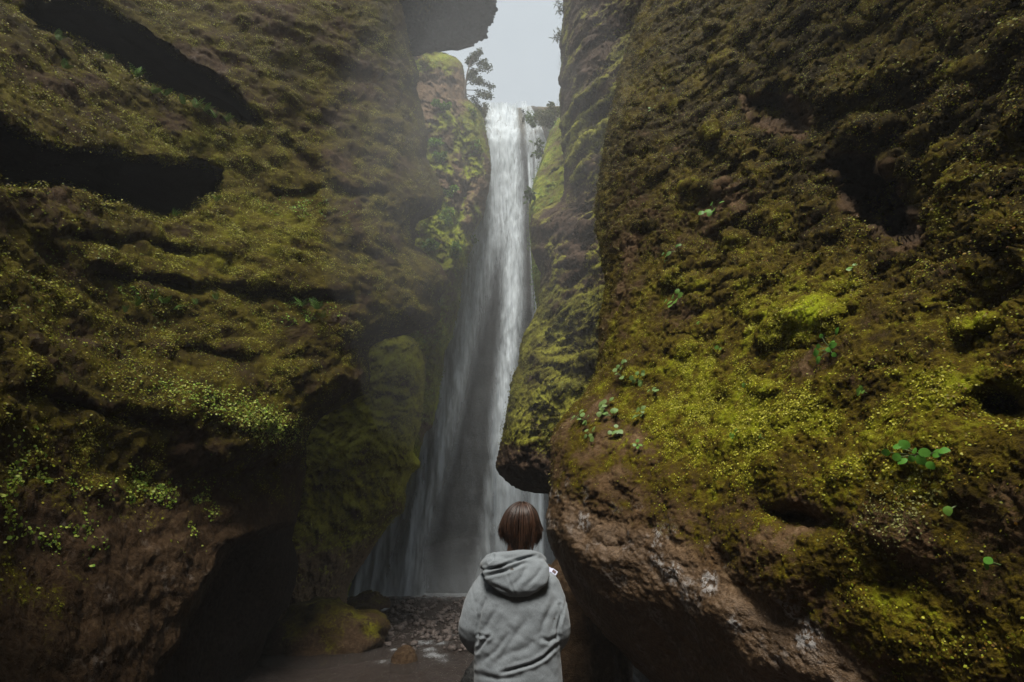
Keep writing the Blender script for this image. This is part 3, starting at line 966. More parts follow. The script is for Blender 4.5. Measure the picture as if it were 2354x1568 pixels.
vs = vrows(236, 1374, 4.5)
P1, d1, s1 = fall_sheet(vs, [(236, 1116), (300, 1110), (420, 1100), (520, 1070), (700, 1020), (900, 975), (1100, 900), (1250, 820), (1374, 770)],
                        [(236, 1214), (300, 1222), (420, 1222), (700, 1240), (1000, 1250), (1374, 1290)], Yfall, dens_main, lambda U, V: 0.72 - .38 * sstep(450, 1000, V), 200, 0, 0.16)


def dens_right(U, V, s, P):
    fan = 0.55 + 0.5 * gnoise(np.stack([s * 9 + 0.0 * V, V / 260, 0 * U], -1), 9)
    return fan * sstep(0, .12, s) * sstep(1, .85, s) * (0.9 - 0.25 * sstep(300, 600, V))


P2, d2, s2 = fall_sheet(vrows(240, 760, 4.5), [(240, 1200), (300, 1208), (420, 1212), (520, 1214), (760, 1222)],
                        [(240, 1222), (280, 1240), (300, 1252), (330, 1262), (420, 1262), (560, 1262), (760, 1262)], lambda U, V: Yfall(U, V) - 0.25, dens_right, lambda U, V: 1.0 + 0 * U, 90, 3, 0.12)


def dens_low(U, V, s, P):
    c = np.exp(-((U - 1228) / 9) ** 2) * .6 + np.exp(-((U - 1243) / 6) ** 2) * .7 + np.exp(-((U - 1185) / 22) ** 2) * .3 + .12
    return c * sstep(0, .1, s) * sstep(1, .9, s)


P3, d3, s3 = fall_sheet(vrows(1060, 1374, 4.5), [(1060, 1130), (1374, 1130)], [(1060, 1275), (1374, 1300)], lambda U, V: Yfall(U, V) - 0.5, dens_low, lambda U, V: 0.5 + 0 * U, 90, 6, 0.06)
for k, (P_, d_, s_) in enumerate(((P1, d1, s1), (P2, d2, s2), (P3, d3, s3))):
    nm = ('waterfall', 'waterfall_side_stream', 'waterfall_low_stream')[k]
    ob = mesh_obj(nm, P_.reshape(-1, 3), grid_faces(*P_.shape[:2]), tf.m, attrs=dict(flow=d_.ravel(), streak=s_.ravel()))
    tag(ob, kind='structure')

# ------------------------------------------------------------------ moss leaflets on the rock faces
def project(F):
    if not hasattr(F, 'Q'):
        F.Q = to_uv(F.P[:, :F.ncore])
        du = np.gradient(F.P[:, :F.ncore], axis=1); dv = np.gradient(F.P[:, :F.ncore], axis=0)
        F.A = np.linalg.norm(np.cross(du, dv), axis=-1)
    return F.Q


def hit(F, u, v):
    Q = project(F)
    d = np.hypot(Q[..., 0] - u, Q[..., 1] - v)
    m = d < max(5.0, d.min() + 1.5)
    Yc = np.where(m, F.P[:, :F.ncore, 1], 1e9)
    i = np.unravel_index(np.argmin(Yc), Yc.shape)
    sl = (slice(max(i[0] - 6, 0), i[0] + 7), slice(max(i[1] - 6, 0), i[1] + 7))
    n = F.N[sl].reshape(-1, 3).mean(0)
    return F.P[i], n / np.linalg.norm(n)


def leaves_mesh(c, nrm, ax, ln, wd, curl=0.15):
    """small pointed leaves (6 corners, 4 triangles); c base, ax along, nrm up"""
    ax = ax - (ax * nrm).sum(-1, keepdims=True) * nrm
    ax = ax / (np.linalg.norm(ax, axis=-1, keepdims=True) + 1e-9)
    sd_ = np.cross(nrm, ax)
    n = len(c)
    L = ln[:, None]; W = wd[:, None]
    p0 = c
    p1 = c + ax * L * .35 + sd_ * W * .5 + nrm * L * curl * .6
    p2 = c + ax * L * .75 + sd_ * W * .40 + nrm * L * curl * .6
    p3 = c + ax * L + nrm * L * curl * .1
    p4 = c + ax * L * .75 - sd_ * W * .40 + nrm * L * curl * .6
    p5 = c + ax * L * .35 - sd_ * W * .5 + nrm * L * curl * .6
    V = np.stack([p0, p1, p2, p3, p4, p5], 1).reshape(-1, 3)
    b = np.arange(n)[:, None] * 6
    f = np.concatenate([b + np.array([[0, 1, 5]]), b + np.array([[1, 2, 4]]), b + np.array([[1, 4, 5]]), b + np.array([[2, 3, 4]])], 0)
    return V, f


def pick_cols(n, cols, r):
    cols = np.array(cols, float)
    i = r.integers(0, len(cols), n); j = r.integers(0, len(cols), n)
    t = r.random((n, 1)) * 0.5
    return (cols[i] * (1 - t) + cols[j] * t) * (0.7 + 0.6 * r.random((n, 1)))


def rand_unit(n, r):
    d = r.normal(size=(n, 3))
    return d / np.linalg.norm(d, axis=1, keepdims=True)


def scatter(F, n, weight, size, aspect, cols, seed, spread=0.7, droop=0.0, lift=0.004, clip=(-60, 2414, -60, 1640)):
    r = np.random.default_rng(seed)
    Q = project(F)
    w = F.A * np.clip(weight, 0, None)
    w = w * ((Q[..., 0] > clip[0]) & (Q[..., 0] < clip[1]) & (Q[..., 1] > clip[2]) & (Q[..., 1] < clip[3]))
    # keep the ones that face the camera at least a little
    cd = np.array([0, 0, CAMZ]) - F.P[:, :F.ncore]
    cd /= np.linalg.norm(cd, axis=-1, keepdims=True)
    w = w * ((F.N[:, :F.ncore] * cd).sum(-1) > 0.02)
    w = w.ravel(); w = w / w.sum()
    i = r.choice(len(w), n, p=w)
    P = F.P[:, :F.ncore].reshape(-1, 3)[i]; N = F.N[:, :F.ncore].reshape(-1, 3)[i]
    cell = np.sqrt(F.A.ravel()[i])[:, None]
    nn = N + spread * rand_unit(n, r)
    nn /= np.linalg.norm(nn, axis=1, keepdims=True)
    ax = rand_unit(n, r) + N * 0.3
    ax[:, 2] -= droop
    base = P + rand_unit(n, r) * cell * 0.7 + N * lift
    ln = size[0] + (size[1] - size[0]) * r.random(n) ** 1.6
    V, f = leaves_mesh(base, nn, ax, ln, ln * aspect * (0.8 + .4 * r.random(n)))
    col = np.repeat(pick_cols(n, cols, r), 6, 0)
    return V, f, col


def merge(parts):
    V, Fc, C, off = [], [], [], 0
    for v, f, c in parts:
        V.append(v); Fc.append(f + off); C.append(c); off += len(v)
    return np.concatenate(V), np.concatenate(Fc), np.concatenate(C)


def stuff(name, parts, label, cat, mat='leaf'):
    V, f, c = merge(parts)
    o = mesh_obj(name, V, f, M[mat], smooth=False, attrs=dict(col=c))
    return tag(o, label, cat, kind='stuff')


def core(F, a):
    return a[:, :F.ncore]


OLIVE = [(0.095, 0.088, 0.008), (0.15, 0.16, 0.010), (0.075, 0.052, 0.007), (0.20, 0.23, 0.012), (0.10, 0.052, 0.010)]
OLIVE_R = [(0.17, 0.165, 0.010), (0.21, 0.225, 0.012), (0.12, 0.082, 0.007), (0.25, 0.28, 0.02), (0.16, 0.075, 0.010), (.09, .06, .006)]
LIME = [(0.24, 0.30, 0.035), (0.17, 0.26, 0.03), (0.30, 0.34, 0.06), (0.11, 0.20, 0.025)]
PALE = [(0.30, 0.29, 0.08), (0.36, 0.34, 0.12), (0.24, 0.24, 0.05)]
FRESH = [(0.10, 0.20, 0.02), (0.16, 0.29, 0.03), (0.07, 0.14, 0.02), (0.22, 0.33, 0.04)]

Q1 = project(R1)
u_, v_ = Q1[..., 0], Q1[..., 1]
m_ = core(R1, R1.attrs['moss']); b_ = core(R1, R1.attrs['bright'])
patchy = sstep(-0.15, 0.35, fbm(R1.P[:, :R1.ncore], 6.0, 3, 201))
wR = sstep(0.35, 0.75, m_) * (0.15 + patchy)
stuff('moss_leaves', [
    scatter(R1, 80000, wR, (0.005, 0.011), 0.75, OLIVE_R, 1, spread=.45),
    scatter(R1, 16000, wR * sstep(0.35, 0.8, b_) * (blob(u_, v_, 1800, 960, 300, 160) + .25), (0.006, 0.012), 0.8, [(0.36, 0.34, 0.02), (0.28, 0.28, 0.015), (0.42, 0.39, 0.06)], 2),
    scatter(R1, 500, blob(u_, v_, 2060, 1190, 70, 70, 30) + .5 * blob(u_, v_, 2120, 1130, 60, 40), (0.006, 0.013), 0.7, [(.2, .2, .06), (.26, .25, .1), (.16, .16, .03)], 3),
    scatter(R1, 26000, wR * sstep(750, 500, v_), (0.008, 0.017), 0.75, OLIVE_R, 4),
    scatter(R1, 2600, np.exp(-((u_ - np.interp(v_, [r[0] for r in R1_sil], [r[1] for r in R1_sil]) - 12) / 14) ** 2) * sstep(180, 260, v_) * sstep(1120, 1080, v_), (0.012, 0.030), 0.45,
            [(0.12, 0.085, 0.02), (0.19, 0.16, 0.05), (0.09, 0.055, 0.018)], 5, droop=1.2),
], 'carpet of tiny yellow green moss leaves on the near right rock wall', 'moss')

Q1 = project(L1)
u_, v_ = Q1[..., 0], Q1[..., 1]
m_ = core(L1, L1.attrs['moss']); b_ = core(L1, L1.attrs['bright'])
patchy = sstep(-0.2, 0.4, fbm(L1.P[:, :L1.ncore], 2.5, 3, 203))
wL = sstep(0.3, 0.7, m_) * (0.1 + patchy)
stuff('moss_leaves', [
    scatter(L1, 90000, wL, (0.010, 0.024), 0.7, OLIVE + [(.2, .19, .02)], 11),
    scatter(L1, 14000, wL * sstep(0.35, 0.7, b_), (0.012, 0.026), 0.8, [(0.20, 0.19, 0.02), (0.24, 0.24, 0.03)], 12),
], 'brown and olive moss covering the near left rock wall', 'moss')
cl = np.array([fbm(L1.P[:, :L1.ncore], 4.0, 3, 205)])[0]
ck = sstep(0.0, 0.35, cl)
stuff('creeping_leaves', [
    scatter(L1, 2600, blob(u_, v_, 500, 925, 120, 26, 16) + 1.2 * blob(u_, v_, 605, 975, 70, 26, 22) + .5 * blob(u_, v_, 620, 985, 40, 35), (0.016, 0.032), 0.8, LIME + PALE[:1], 13),
], 'dense pale lime patch of small leaves on the ledge of the left wall', 'leaves')
stuff('creeping_leaves', [
    scatter(L1, 650, ck * (blob(u_, v_, 60, 1110, 110, 60, 20) + .8 * blob(u_, v_, 110, 1200, 90, 60, 20)), (0.015, 0.034), 0.75, LIME, 14),
    scatter(L1, 700, ck * (blob(u_, v_, 320, 1125, 60, 35, 10) + blob(u_, v_, 440, 1170, 45, 50, 0)), (0.015, 0.034), 0.75, LIME, 15),
    scatter(L1, 900, ck * (blob(u_, v_, 150, 650, 140, 160) + .5 * blob(u_, v_, 430, 790, 250, 80)), (0.014, 0.026), 0.75, [(0.12, 0.16, 0.02), (0.09, 0.13, 0.02), (0.2, 0.24, 0.03)], 16),
    scatter(L1, 500, ck * (blob(u_, v_, 350, 690, 60, 22, 5) + blob(u_, v_, 700, 720, 50, 30) + blob(u_, v_, 700, 480, 70, 20)), (0.02, 0.04), 0.6, FRESH, 17),
], 'scattered bright leaflets in loose drifts down the left wall', 'leaves')

for F, nm, lab, n, cols, sz, dr, sd0 in (
        (L2, 'moss_leaves', 'hanging dull green moss on the second rock wall left of the fall', 34000, [(0.28, 0.26, 0.03), (0.18, 0.15, 0.02), (0.36, 0.37, 0.05), (0.26, 0.28, 0.04)], (0.02, 0.05), 1.5, 21),  # leaf colours lifted too, making up for missing light
        (R2, 'moss_leaves', 'hanging dull green moss on the bulging rock right of the fall', 22000, OLIVE[:3] + [(0.11, 0.12, 0.03), (0.15, 0.17, 0.035)], (0.016, 0.045), 1.5, 22),
        (L3, 'moss_leaves', 'light green plants and grass on the far pillar left of the fall', 11000, FRESH + OLIVE[1:4], (0.03, 0.08), 0.5, 23),
        (R3, 'moss_leaves', 'fresh green growth on the slope right of the fall', 6000, FRESH, (0.03, 0.08), 0.5, 24)):
    mm = core(F, F.attrs['moss'])
    pt = sstep(-0.2, 0.4, fbm(F.P[:, :F.ncore], 1.6, 3, 207 + sd0))
    stuff(nm, [scatter(F, n, sstep(0.4, 0.8, mm) * (0.15 + pt), sz, 0.45, cols, sd0, droop=dr, lift=0.01)], lab, 'moss')


# ------------------------------------------------------------------ boulders in the stream
def unit_sphere(nu=56, nv=34):
    th = np.linspace(0, 2 * np.pi, nu, endpoint=False)
    ph = np.linspace(0.0001, np.pi - 0.0001, nv)
    T, Ph = np.meshgrid(th, ph)
    V = np.stack([np.sin(Ph) * np.cos(T), np.sin(Ph) * np.sin(T), np.cos(Ph)], -1)
    i = np.arange(nu * nv).reshape(nv, nu)
    j = np.roll(i, -1, 1)
    f = np.stack([i[:-1], i[1:], j[1:], j[:-1]], -1).reshape(-1, 4)
    return V.reshape(-1, 3), f


def boulder(name, loc, r, seed, label, mat='left', moss=0.5, rough=0.16, box=0.8, group=None, hi=True, rz=0.0):
    V, f = unit_sphere(80, 48) if hi else unit_sphere(28, 16)
    d = V.copy()
    V = np.sign(V) * np.abs(V) ** box
    V = V * (1 + rough * fbm(d + seed * 7.7, 1.1, 3, seed) * 1.6 + rough * .45 * fbm(d + seed, 4.0, 4, seed + 1, .55, 'b'))[:, None]
    P = V * np.array(r)
    c, s = math.cos(rz), math.sin(rz)
    P = P @ np.array([[c, s, 0], [-s, c, 0], [0, 0, 1]])
    nz = d[:, 2]
    ms = moss * (0.2 + 0.6 * nz + 0.9 * fbm(P, 2.5, 4, seed + 3))
    o = mesh_obj(name, P, f, M[mat], attrs=dict(moss=ms, bright=0.45 + 0.5 * fbm(P, 3, 3, seed + 4), wet=0.35 + 0 * nz, grey=0 * nz))
    o.location = loc
    return tag(o, label, 'boulder', group)


def place(u0, u1, vbase, vtop, depth_scale=0.9):
    """size and place of a stone from where it meets the stream"""
    b = ground_pos(0.5 * (u0 + u1), vbase, 0.0)
    a0 = pos(u0, vbase, b[1]); a1 = pos(u1, vbase, b[1])
    rx = 0.5 * (a1[0] - a0[0])
    ztop = pos(0.5 * (u0 + u1), vtop, b[1] + rx * depth_scale)[2]
    b = b.copy(); b[0] = pos(0.5 * (u0 + u1), 0.5 * (vbase + vtop), b[1] + rx * .8)[0]
    rx *= 1 + .8 * rx / b[1]
    return b, rx, ztop


b, rx, zt = place(612, 888, 1503, 1384)
boulder('boulder', (b[0], b[1] + rx * .8, -0.1), (rx * 1.02, rx * .9, zt + 0.12), 31, 'large rounded mossy brown boulder lying in the stream', 'left', 0.8, 0.15, 0.9)
b, rx, zt = place(796, 892, 1406, 1365)
boulder('boulder', (b[0], b[1] + rx * .8, -0.1), (rx, rx * .9, zt + 0.12), 33, 'low peaked boulder with foam along its foot near the fall', 'left', 0.6, 0.2, 0.8)
b, rx, zt = place(897, 963, 1527, 1487)
boulder('boulder', (b[0], b[1] + rx * .8, -0.06), (rx, rx * .9, zt + 0.07), 35, 'small dark dome shaped stone ringed by white foam', 'left', 0.0, 0.06, 1.0)
boulder('boulder', (0.62, 6.3, 0.1), (0.62, 0.7, 1.42), 37, 'tall brown boulder leaning under the right wall behind the person', 'left', 0.2, 0.14, 0.75)
boulder('boulder', (0.02, 4.9, -0.1), (0.46, 0.5, 0.92), 39, 'dark upright boulder just beyond the elbow of the person', 'dark', 0.1, 0.14, 0.7)
for k, (bx, by, br) in enumerate([(1.15, 5.2, .33), (1.05, 6.6, .4), (1.5, 4.6, .38), (1.35, 7.4, .5)]):
    boulder('boulder', (bx, by, -0.05), (br, br * .9, br * .75), 41 + k, 'wet grey stone lying in shadow under the right rock wall', 'dark', 0.0, 0.2, 0.75, 'stones under the right wall', hi=False)

# gravel on the bar in front of the fall
r = np.random.default_rng(55)
gv_, gf_ = unit_sphere(7, 5)
GV, GF, off = [], [], 0
cnt = 0
while cnt < 1100:
    uu = r.uniform(870, 1190); vv = r.uniform(1372, 1500)
    if r.random() > 0.15 + 0.85 * (1375 < vv < 1470) * (uu > 900 - (vv - 1400) * .2):
        continue
    g = ground_pos(uu, vv, 0.0)
    s = 0.012 + 0.075 * r.random() ** 4
    q = gv_ * np.array([s, s, s * 0.7]) * r.uniform(.7, 1.2, 3) * (1 + 0.35 * r.normal(size=(len(gv_), 1)) * .5)
    a = r.uniform(0, 6.28)
    q = q @ np.array([[math.cos(a), math.sin(a), 0], [-math.sin(a), math.cos(a), 0], [0, 0, 1]])
    GV.append(q + g + np.array([0, 0, 0.015])); GF.append(gf_ + off); off += len(gv_); cnt += 1
tag(mesh_obj('gravel', np.concatenate(GV), np.concatenate(GF), tg.m, smooth=False), 'dark brown gravel bar in front of the waterfall', 'gravel', kind='stuff')


# ------------------------------------------------------------------ plants
def tube(pts, rad, n=6):
    pts = np.array(pts, float); rad = np.broadcast_to(np.array(rad, float), (len(pts),))
    tn = np.gradient(pts, axis=0)
    tn /= np.linalg.norm(tn, axis=1, keepdims=True) + 1e-9
    ref = np.eye(3)[np.argmin(np.abs(tn[0]))]
    a = np.zeros_like(tn)
    a[0] = np.cross(tn[0], ref); a[0] /= np.linalg.norm(a[0])
    for k in range(1, len(tn)):                      # carry the frame along without twist
        q = a[k - 1] - tn[k] * (a[k - 1] @ tn[k])
        a[k] = q / (np.linalg.norm(q) + 1e-9)
    b_ = np.cross(tn, a)
    th = np.linspace(0, 2 * np.pi, n, endpoint=False)
    V = pts[:, None] + rad[:, None, None] * (np.cos(th)[None, :, None] * a[:, None] + np.sin(th)[None, :, None] * b_[:, None])
    i = np.arange(len(pts) * n).reshape(len(pts), n); j = np.roll(i, -1, 1)
    f = np.stack([i[:-1], j[:-1], j[1:], i[1:]], -1).reshape(-1, 4)
    return V.reshape(-1, 3), f


def join(parts):
    V, Fc, off = [], [], 0
    for v, f in parts:
        V.append(v); Fc.append(f + off); off += len(v)
    return np.concatenate(V), np.concatenate(Fc)


tb = NT('bark'); bv_ = tb.node('TexCoord').outputs['Object']
tb.set(Base_Color=tb.ramp(tb.noise(bv_, 40, 4), [(0.3, (0.03, 0.02, 0.012)), (0.7, (0.09, 0.065, 0.04))]), Roughness=0.85)
M['bark'] = tb.m
ts = NT('green_stem'); ts.set(Base_Color=(0.07, 0.10, 0.02), Roughness=0.6); M['stem'] = ts.m


def foliage(center, radii, n, size, cols, seed, aspect=0.55, lumps=6, droop=0.2):
    """leaves gathered in uneven clumps through a crown volume"""
    r = np.random.default_rng(seed)
    lc = rand_unit(lumps, r) * (r.random((lumps, 1)) ** .5) * 0.75
    k = r.integers(0, lumps, n)
    p = lc[k] + rand_unit(n, r) * (r.random((n, 1)) ** .45) * r.uniform(.25, .5, lumps)[k][:, None]
    p = p * np.array(radii) + np.array(center)
    nn = rand_unit(n, r); nn[:, 2] = np.abs(nn[:, 2]) + .3; nn /= np.linalg.norm(nn, axis=1, keepdims=True)
    ax = rand_unit(n, r); ax[:, 2] -= droop
    ln = size[0] + (size[1] - size[0]) * r.random(n)
    V, f = leaves_mesh(p, nn, ax, ln, ln * aspect)
    shade = (0.75 + 0.5 * r.random(lumps))[k][:, None]
    c = np.repeat(pick_cols(n, cols, r) * shade, 6, 0)
    return V, f, c, lc * np.array(radii) + np.array(center)


def shrub(name, base, radii, n, size, cols, seed, label, cat='shrub', group=None, off=(0, 0, 0), lumps=6, aspect=.55, stem_r=0.012, droop=.2):
    base = np.array(base, float)
    t = empty(name, base)
    tag(t, label, cat, group)
    V, f, c, lc = foliage(np.array(off, float), radii, n, size, cols, seed, aspect, lumps, droop)
    mesh_obj('foliage', V, f, M['leaf'], t, smooth=False, attrs=dict(col=c))
    st = [tube([np.zeros(3), l * .5 + np.array([0, 0, .02]), l], [stem_r, stem_r * .7, stem_r * .3], 5) for l in lc]
    SV, SF = join(st)
    mesh_obj('stem', SV, SF, M['bark'], t)
    return t


def vrad(px, P):
    """metres for a length of px picture units at point P"""
    q = P - np.array([0, 0, CAMZ])
    return px * KV / FPX * (q[1] * CP + q[2] * SP)


for (u0, v0, ru, rv, n, cols, sd0, lab) in [
        (1012, 256, 27, 20, 260, FRESH[:3], 61, 'dark green shrub clinging to the exposed brown rock of the far pillar'),
        (1003, 330, 24, 22, 260, FRESH, 62, 'fresh green large leaved shrub halfway up the far pillar'),
        (1010, 368, 22, 18, 200, FRESH, 63, 'green bush just below the large leaved shrub on the pillar'),
        (1040, 440, 34, 22, 260, FRESH, 64, 'bright leafy bush where the pillar narrows beside the fall'),
        (1030, 500, 34, 30, 340, FRESH + LIME[:1], 65, 'brightest lime green bush spilling down the far pillar'),
        (990, 568, 28, 18, 200, FRESH, 66, 'small bright bush in the notch behind the left wall'),
        (1048, 572, 14, 32, 200, LIME[:2] + FRESH, 67, 'narrow trailing green plant along the pillar edge'),
        (1088, 552, 9, 14, 70, FRESH[:3], 68, 'dark leafy sprig poking out over the falling water'),
        (1095, 345, 22, 26, 220, FRESH[:2] + OLIVE[1:4], 69, 'olive bush on the outer edge of the pillar'),
        (975, 146, 22, 16, 260, [(0.26, 0.25, 0.05), (0.16, 0.19, 0.03), (0.2, 0.12, 0.07)], 70, 'yellowish grass tuft on top of the far pillar'),
        (1090, 262, 16, 22, 240, FRESH + OLIVE[1:4], 71, 'green grassy tuft on the shoulder beside the lip of the fall'),
        (1003, 700, 12, 8, 60, LIME, 72, 'tiny lime sprig hanging from the left wall edge over the gap')]:
    P0, N0 = hit(L3, u0, v0)
    rr = vrad(ru, P0); rz_ = vrad(rv, P0)
    shrub('shrub', P0 - N0 * .05, (rr, .3 * rr + .08, rz_), n * 2, (0.05, 0.12), cols, sd0, lab, off=N0 * 0.12)

P0 = pos(1262, 288, 14.6)
shrub('shrub', P0, (.62, .45, .70), 1500, (0.05, 0.10), [(0.07, 0.085, 0.02), (0.11, 0.12, 0.03), (0.05, 0.06, 0.015)], 81, 'round dark bush on the skyline right of the lip of the fall', off=(0, 0, .45), lumps=12)
P0 = pos(1226, 288, 15.2)
shrub('shrub', P0, (.30, .3, .55), 600, (0.05, 0.10), [(0.07, 0.12, 0.02), (0.10, 0.16, 0.03)], 82, 'small upright bush between the two streams at the lip', off=(0, 0, .35), lumps=7)
P0 = pos(1112, 268, 15.3)
shrub('shrub', P0, (.3, .3, .4), 400, (0.04, 0.09), [(0.06, 0.07, 0.02), (0.1, 0.1, 0.03)], 83, 'small dark bush at the left end of the lip', off=(0, 0, .25), lumps=6)
P0 = pos(1205, 262, 15.45)
shrub('shrub', P0, (.16, .2, .5), 250, (0.03, 0.06), [(0.03, 0.035, 0.015), (0.05, 0.05, 0.02)], 84, 'dark wet tuft of moss splitting the stream at the lip', off=(0, 0, -.1), lumps=6)
for (u0, v0, du, n, sd0, lab) in [(1248, 352, 34, 60, 85, 'leafy branch reaching out over the upper fall from the right slope'),
                                  (1228, 452, 26, 55, 86, 'lower leafy twig hanging over the fall from the right slope')]:
    P0, N0 = hit(R3, u0, v0)
    t = empty('branch', P0); tag(t, lab, 'branch')
    rr = np.random.default_rng(sd0)
    L = vrad(du, P0)
    tw_, lv = [], []
    for k in range(5):
        e_ = np.array([-L * rr.uniform(.5, 1.05), -rr.uniform(.1, .5), L * rr.uniform(-1.1, .45)])
        mid = e_ * .5 + np.array([0, 0, .12])
        pts = np.array([np.zeros(3), mid, e_])
        tw_.append(tube(pts, [.014, .009, .004], 5))
        for tt_ in np.linspace(.35, 1, n // 5):
            q = (1 - tt_) ** 2 * pts[0] + 2 * tt_ * (1 - tt_) * mid + tt_ ** 2 * e_
            lv.append(q)
    lv = np.array(lv)
    nn = rand_unit(len(lv), rr); nn[:, 1] -= .6; nn /= np.linalg.norm(nn, axis=1, keepdims=True)
    ln = rr.uniform(.10, .19, len(lv))
    V, f = leaves_mesh(lv, nn, rand_unit(len(lv), rr) + np.array([0, 0, -.4]), ln, ln * .5)
    mesh_obj('foliage', V, f, M['leaf'], t, smooth=False, attrs=dict(col=np.repeat(pick_cols(len(lv), [(0.05, 0.09, 0.02), (0.08, 0.13, 0.03)], rr), 6, 0)))
    TV, TF = join(tw_)
    mesh_obj('stem', TV, TF, M['bark'], t)

# the small tree on the shoulder of the pillar
T0 = pos(1066, 232, 13.6)
tree = empty('tree', T0); tag(tree, 'slender dark leaved tree leaning out from the pillar top against the sky', 'tree')
tips, limbs = [], []
rr = np.random.default_rng(91)
ztop = pos(1086, 118, 13.6)[2] - T0[2]
trunk = np.array([[0, 0, -.15], [.03, 0, ztop * .25], [.10, -.05, ztop * .55], [.22, -.05, ztop * .8], [.30, -.05, ztop * .97]])
limbs.append(tube(trunk, [.05, .042, .03, .018, .006], 7))
wid = vrad(62, T0)
for (a, hx, hz_) in [(.1, .95, .02), (.18, .62, -.02), (.22, .95, .20), (.3, .55, .32), (.4, 1.0, .38), (.45, .6, .52), (.5, .92, .58), (.6, .35, .66), (.65, .8, .72), (.72, .12, .8), (.78, .55, .88), (.85, .2, .93), (.9, .35, .98), (.35, .25, .5)]:
    s0 = np.array([np.interp(a, [0, .25, .55, .8, 1], trunk[:, i]) for i in range(3)])
    e_ = np.array([wid * hx, rr.uniform(-.35, .35), ztop * hz_])
    mid = (s0 + e_) / 2 + np.array([0, 0, .05 * ztop])
    limbs.append(tube([s0, mid, e_], [.018, .011, .004], 5))
    for tt_ in (.55, .75, .92, 1.0):
        tips.append((1 - tt_) ** 2 * s0 + 2 * tt_ * (1 - tt_) * mid + tt_ ** 2 * e_)
TV, TF = join(limbs)
mesh_obj('trunk', TV, TF, M['bark'], tree)
tips = np.array(tips)
n = 3200
k = rr.integers(0, len(tips), n)
lp = tips[k] + rand_unit(n, rr) * (rr.random((n, 1)) ** .6) * np.array([.15, .16, .13])
ln = rr.uniform(.045, .095, n)
V, f = leaves_mesh(lp, rand_unit(n, rr), rand_unit(n, rr), ln, ln * .6)
mesh_obj('crown', V, f, M['leaf'], tree, smooth=False, attrs=dict(col=np.repeat(pick_cols(n, [(0.035, 0.05, 0.012), (0.06, 0.08, 0.02), (0.025, 0.035, 0.01), (0.09, 0.11, 0.03)], rr), 6, 0)))

# tufts on the skyline edge of the right wall
for (u0, v0, n, sd0, lab) in [(1291, 88, 120, 95, 'wispy grass tuft sticking out into the sky from the right wall'), (1294, 14, 90, 96, 'leafy twig on the right wall skyline at the very top')]:
    P0, N0 = hit(R2, u0, v0)
    shrub('shrub', P0, (.22, .2, .3), n, (0.05, 0.16), [(0.07, 0.07, 0.03), (0.10, 0.11, 0.04)], sd0, lab, aspect=.16, off=(-.1, 0, 0), lumps=5, stem_r=.006)


def leaf_shape(n=10, notch=0.0, wd=0.85):
    """a broad leaf, 1 long along +Y, slightly cupped"""
    out = [(0, 0, 0)]
    side = []
    for k in range(1, n):
        t_ = k / n
        w = wd * .5 * math.sin(math.pi * t_ ** .85) ** .7
        side.append((w, t_, 0.10 * (w * 2) ** 2))
    V = [(0, 0, 0)] + side + [(0, 1 - notch, -.03)] + [(-a, b_, c) for a, b_, c in reversed(side)]
    m = len(side)
    F_ = []
    tot = len(V)
    for k in range(0, m + 0):
        a = k + 1; b_ = tot - 1 - k
        if k == 0:
            F_.append((0, a, b_))
        if k < m - 1:
            F_.append((a, a + 1, b_ - 1, b_))
    F_.append((m, m + 1, m + 2))
    return np.array(V), F_


LV, LF = leaf_shape()
LEAFM = {}


def leaf_data(key, col):
    if key not in LEAFM:
        t = NT('leaf_' + key)
        vec = t.node('TexCoord').outputs['Object']
        nz = t.noise(vec, 6, 4)
        t.set(Base_Color=t.mix(nz, tuple(c * .7 for c in col), tuple(c * 1.3 for c in col)), Roughness=0.5)
        t.b.inputs['Specular IOR Level'].default_value = 0.3
        tr_ = t.node('BsdfTranslucent', Color=(*col, 1))
        mx_ = t.node('MixShader', Fac=0.2)
        t.t.links.new(t.b.outputs[0], mx_.inputs[1]); t.t.links.new(tr_.outputs[0], mx_.inputs[2])
        t.t.links.new(mx_.outputs[0], t.out.inputs['Surface'])
        o = mesh_obj('leaf', LV, LF, t.m, link=False)
        LEAFM[key] = o.data
        bpy.data.objects.remove(o)
    return LEAFM[key]


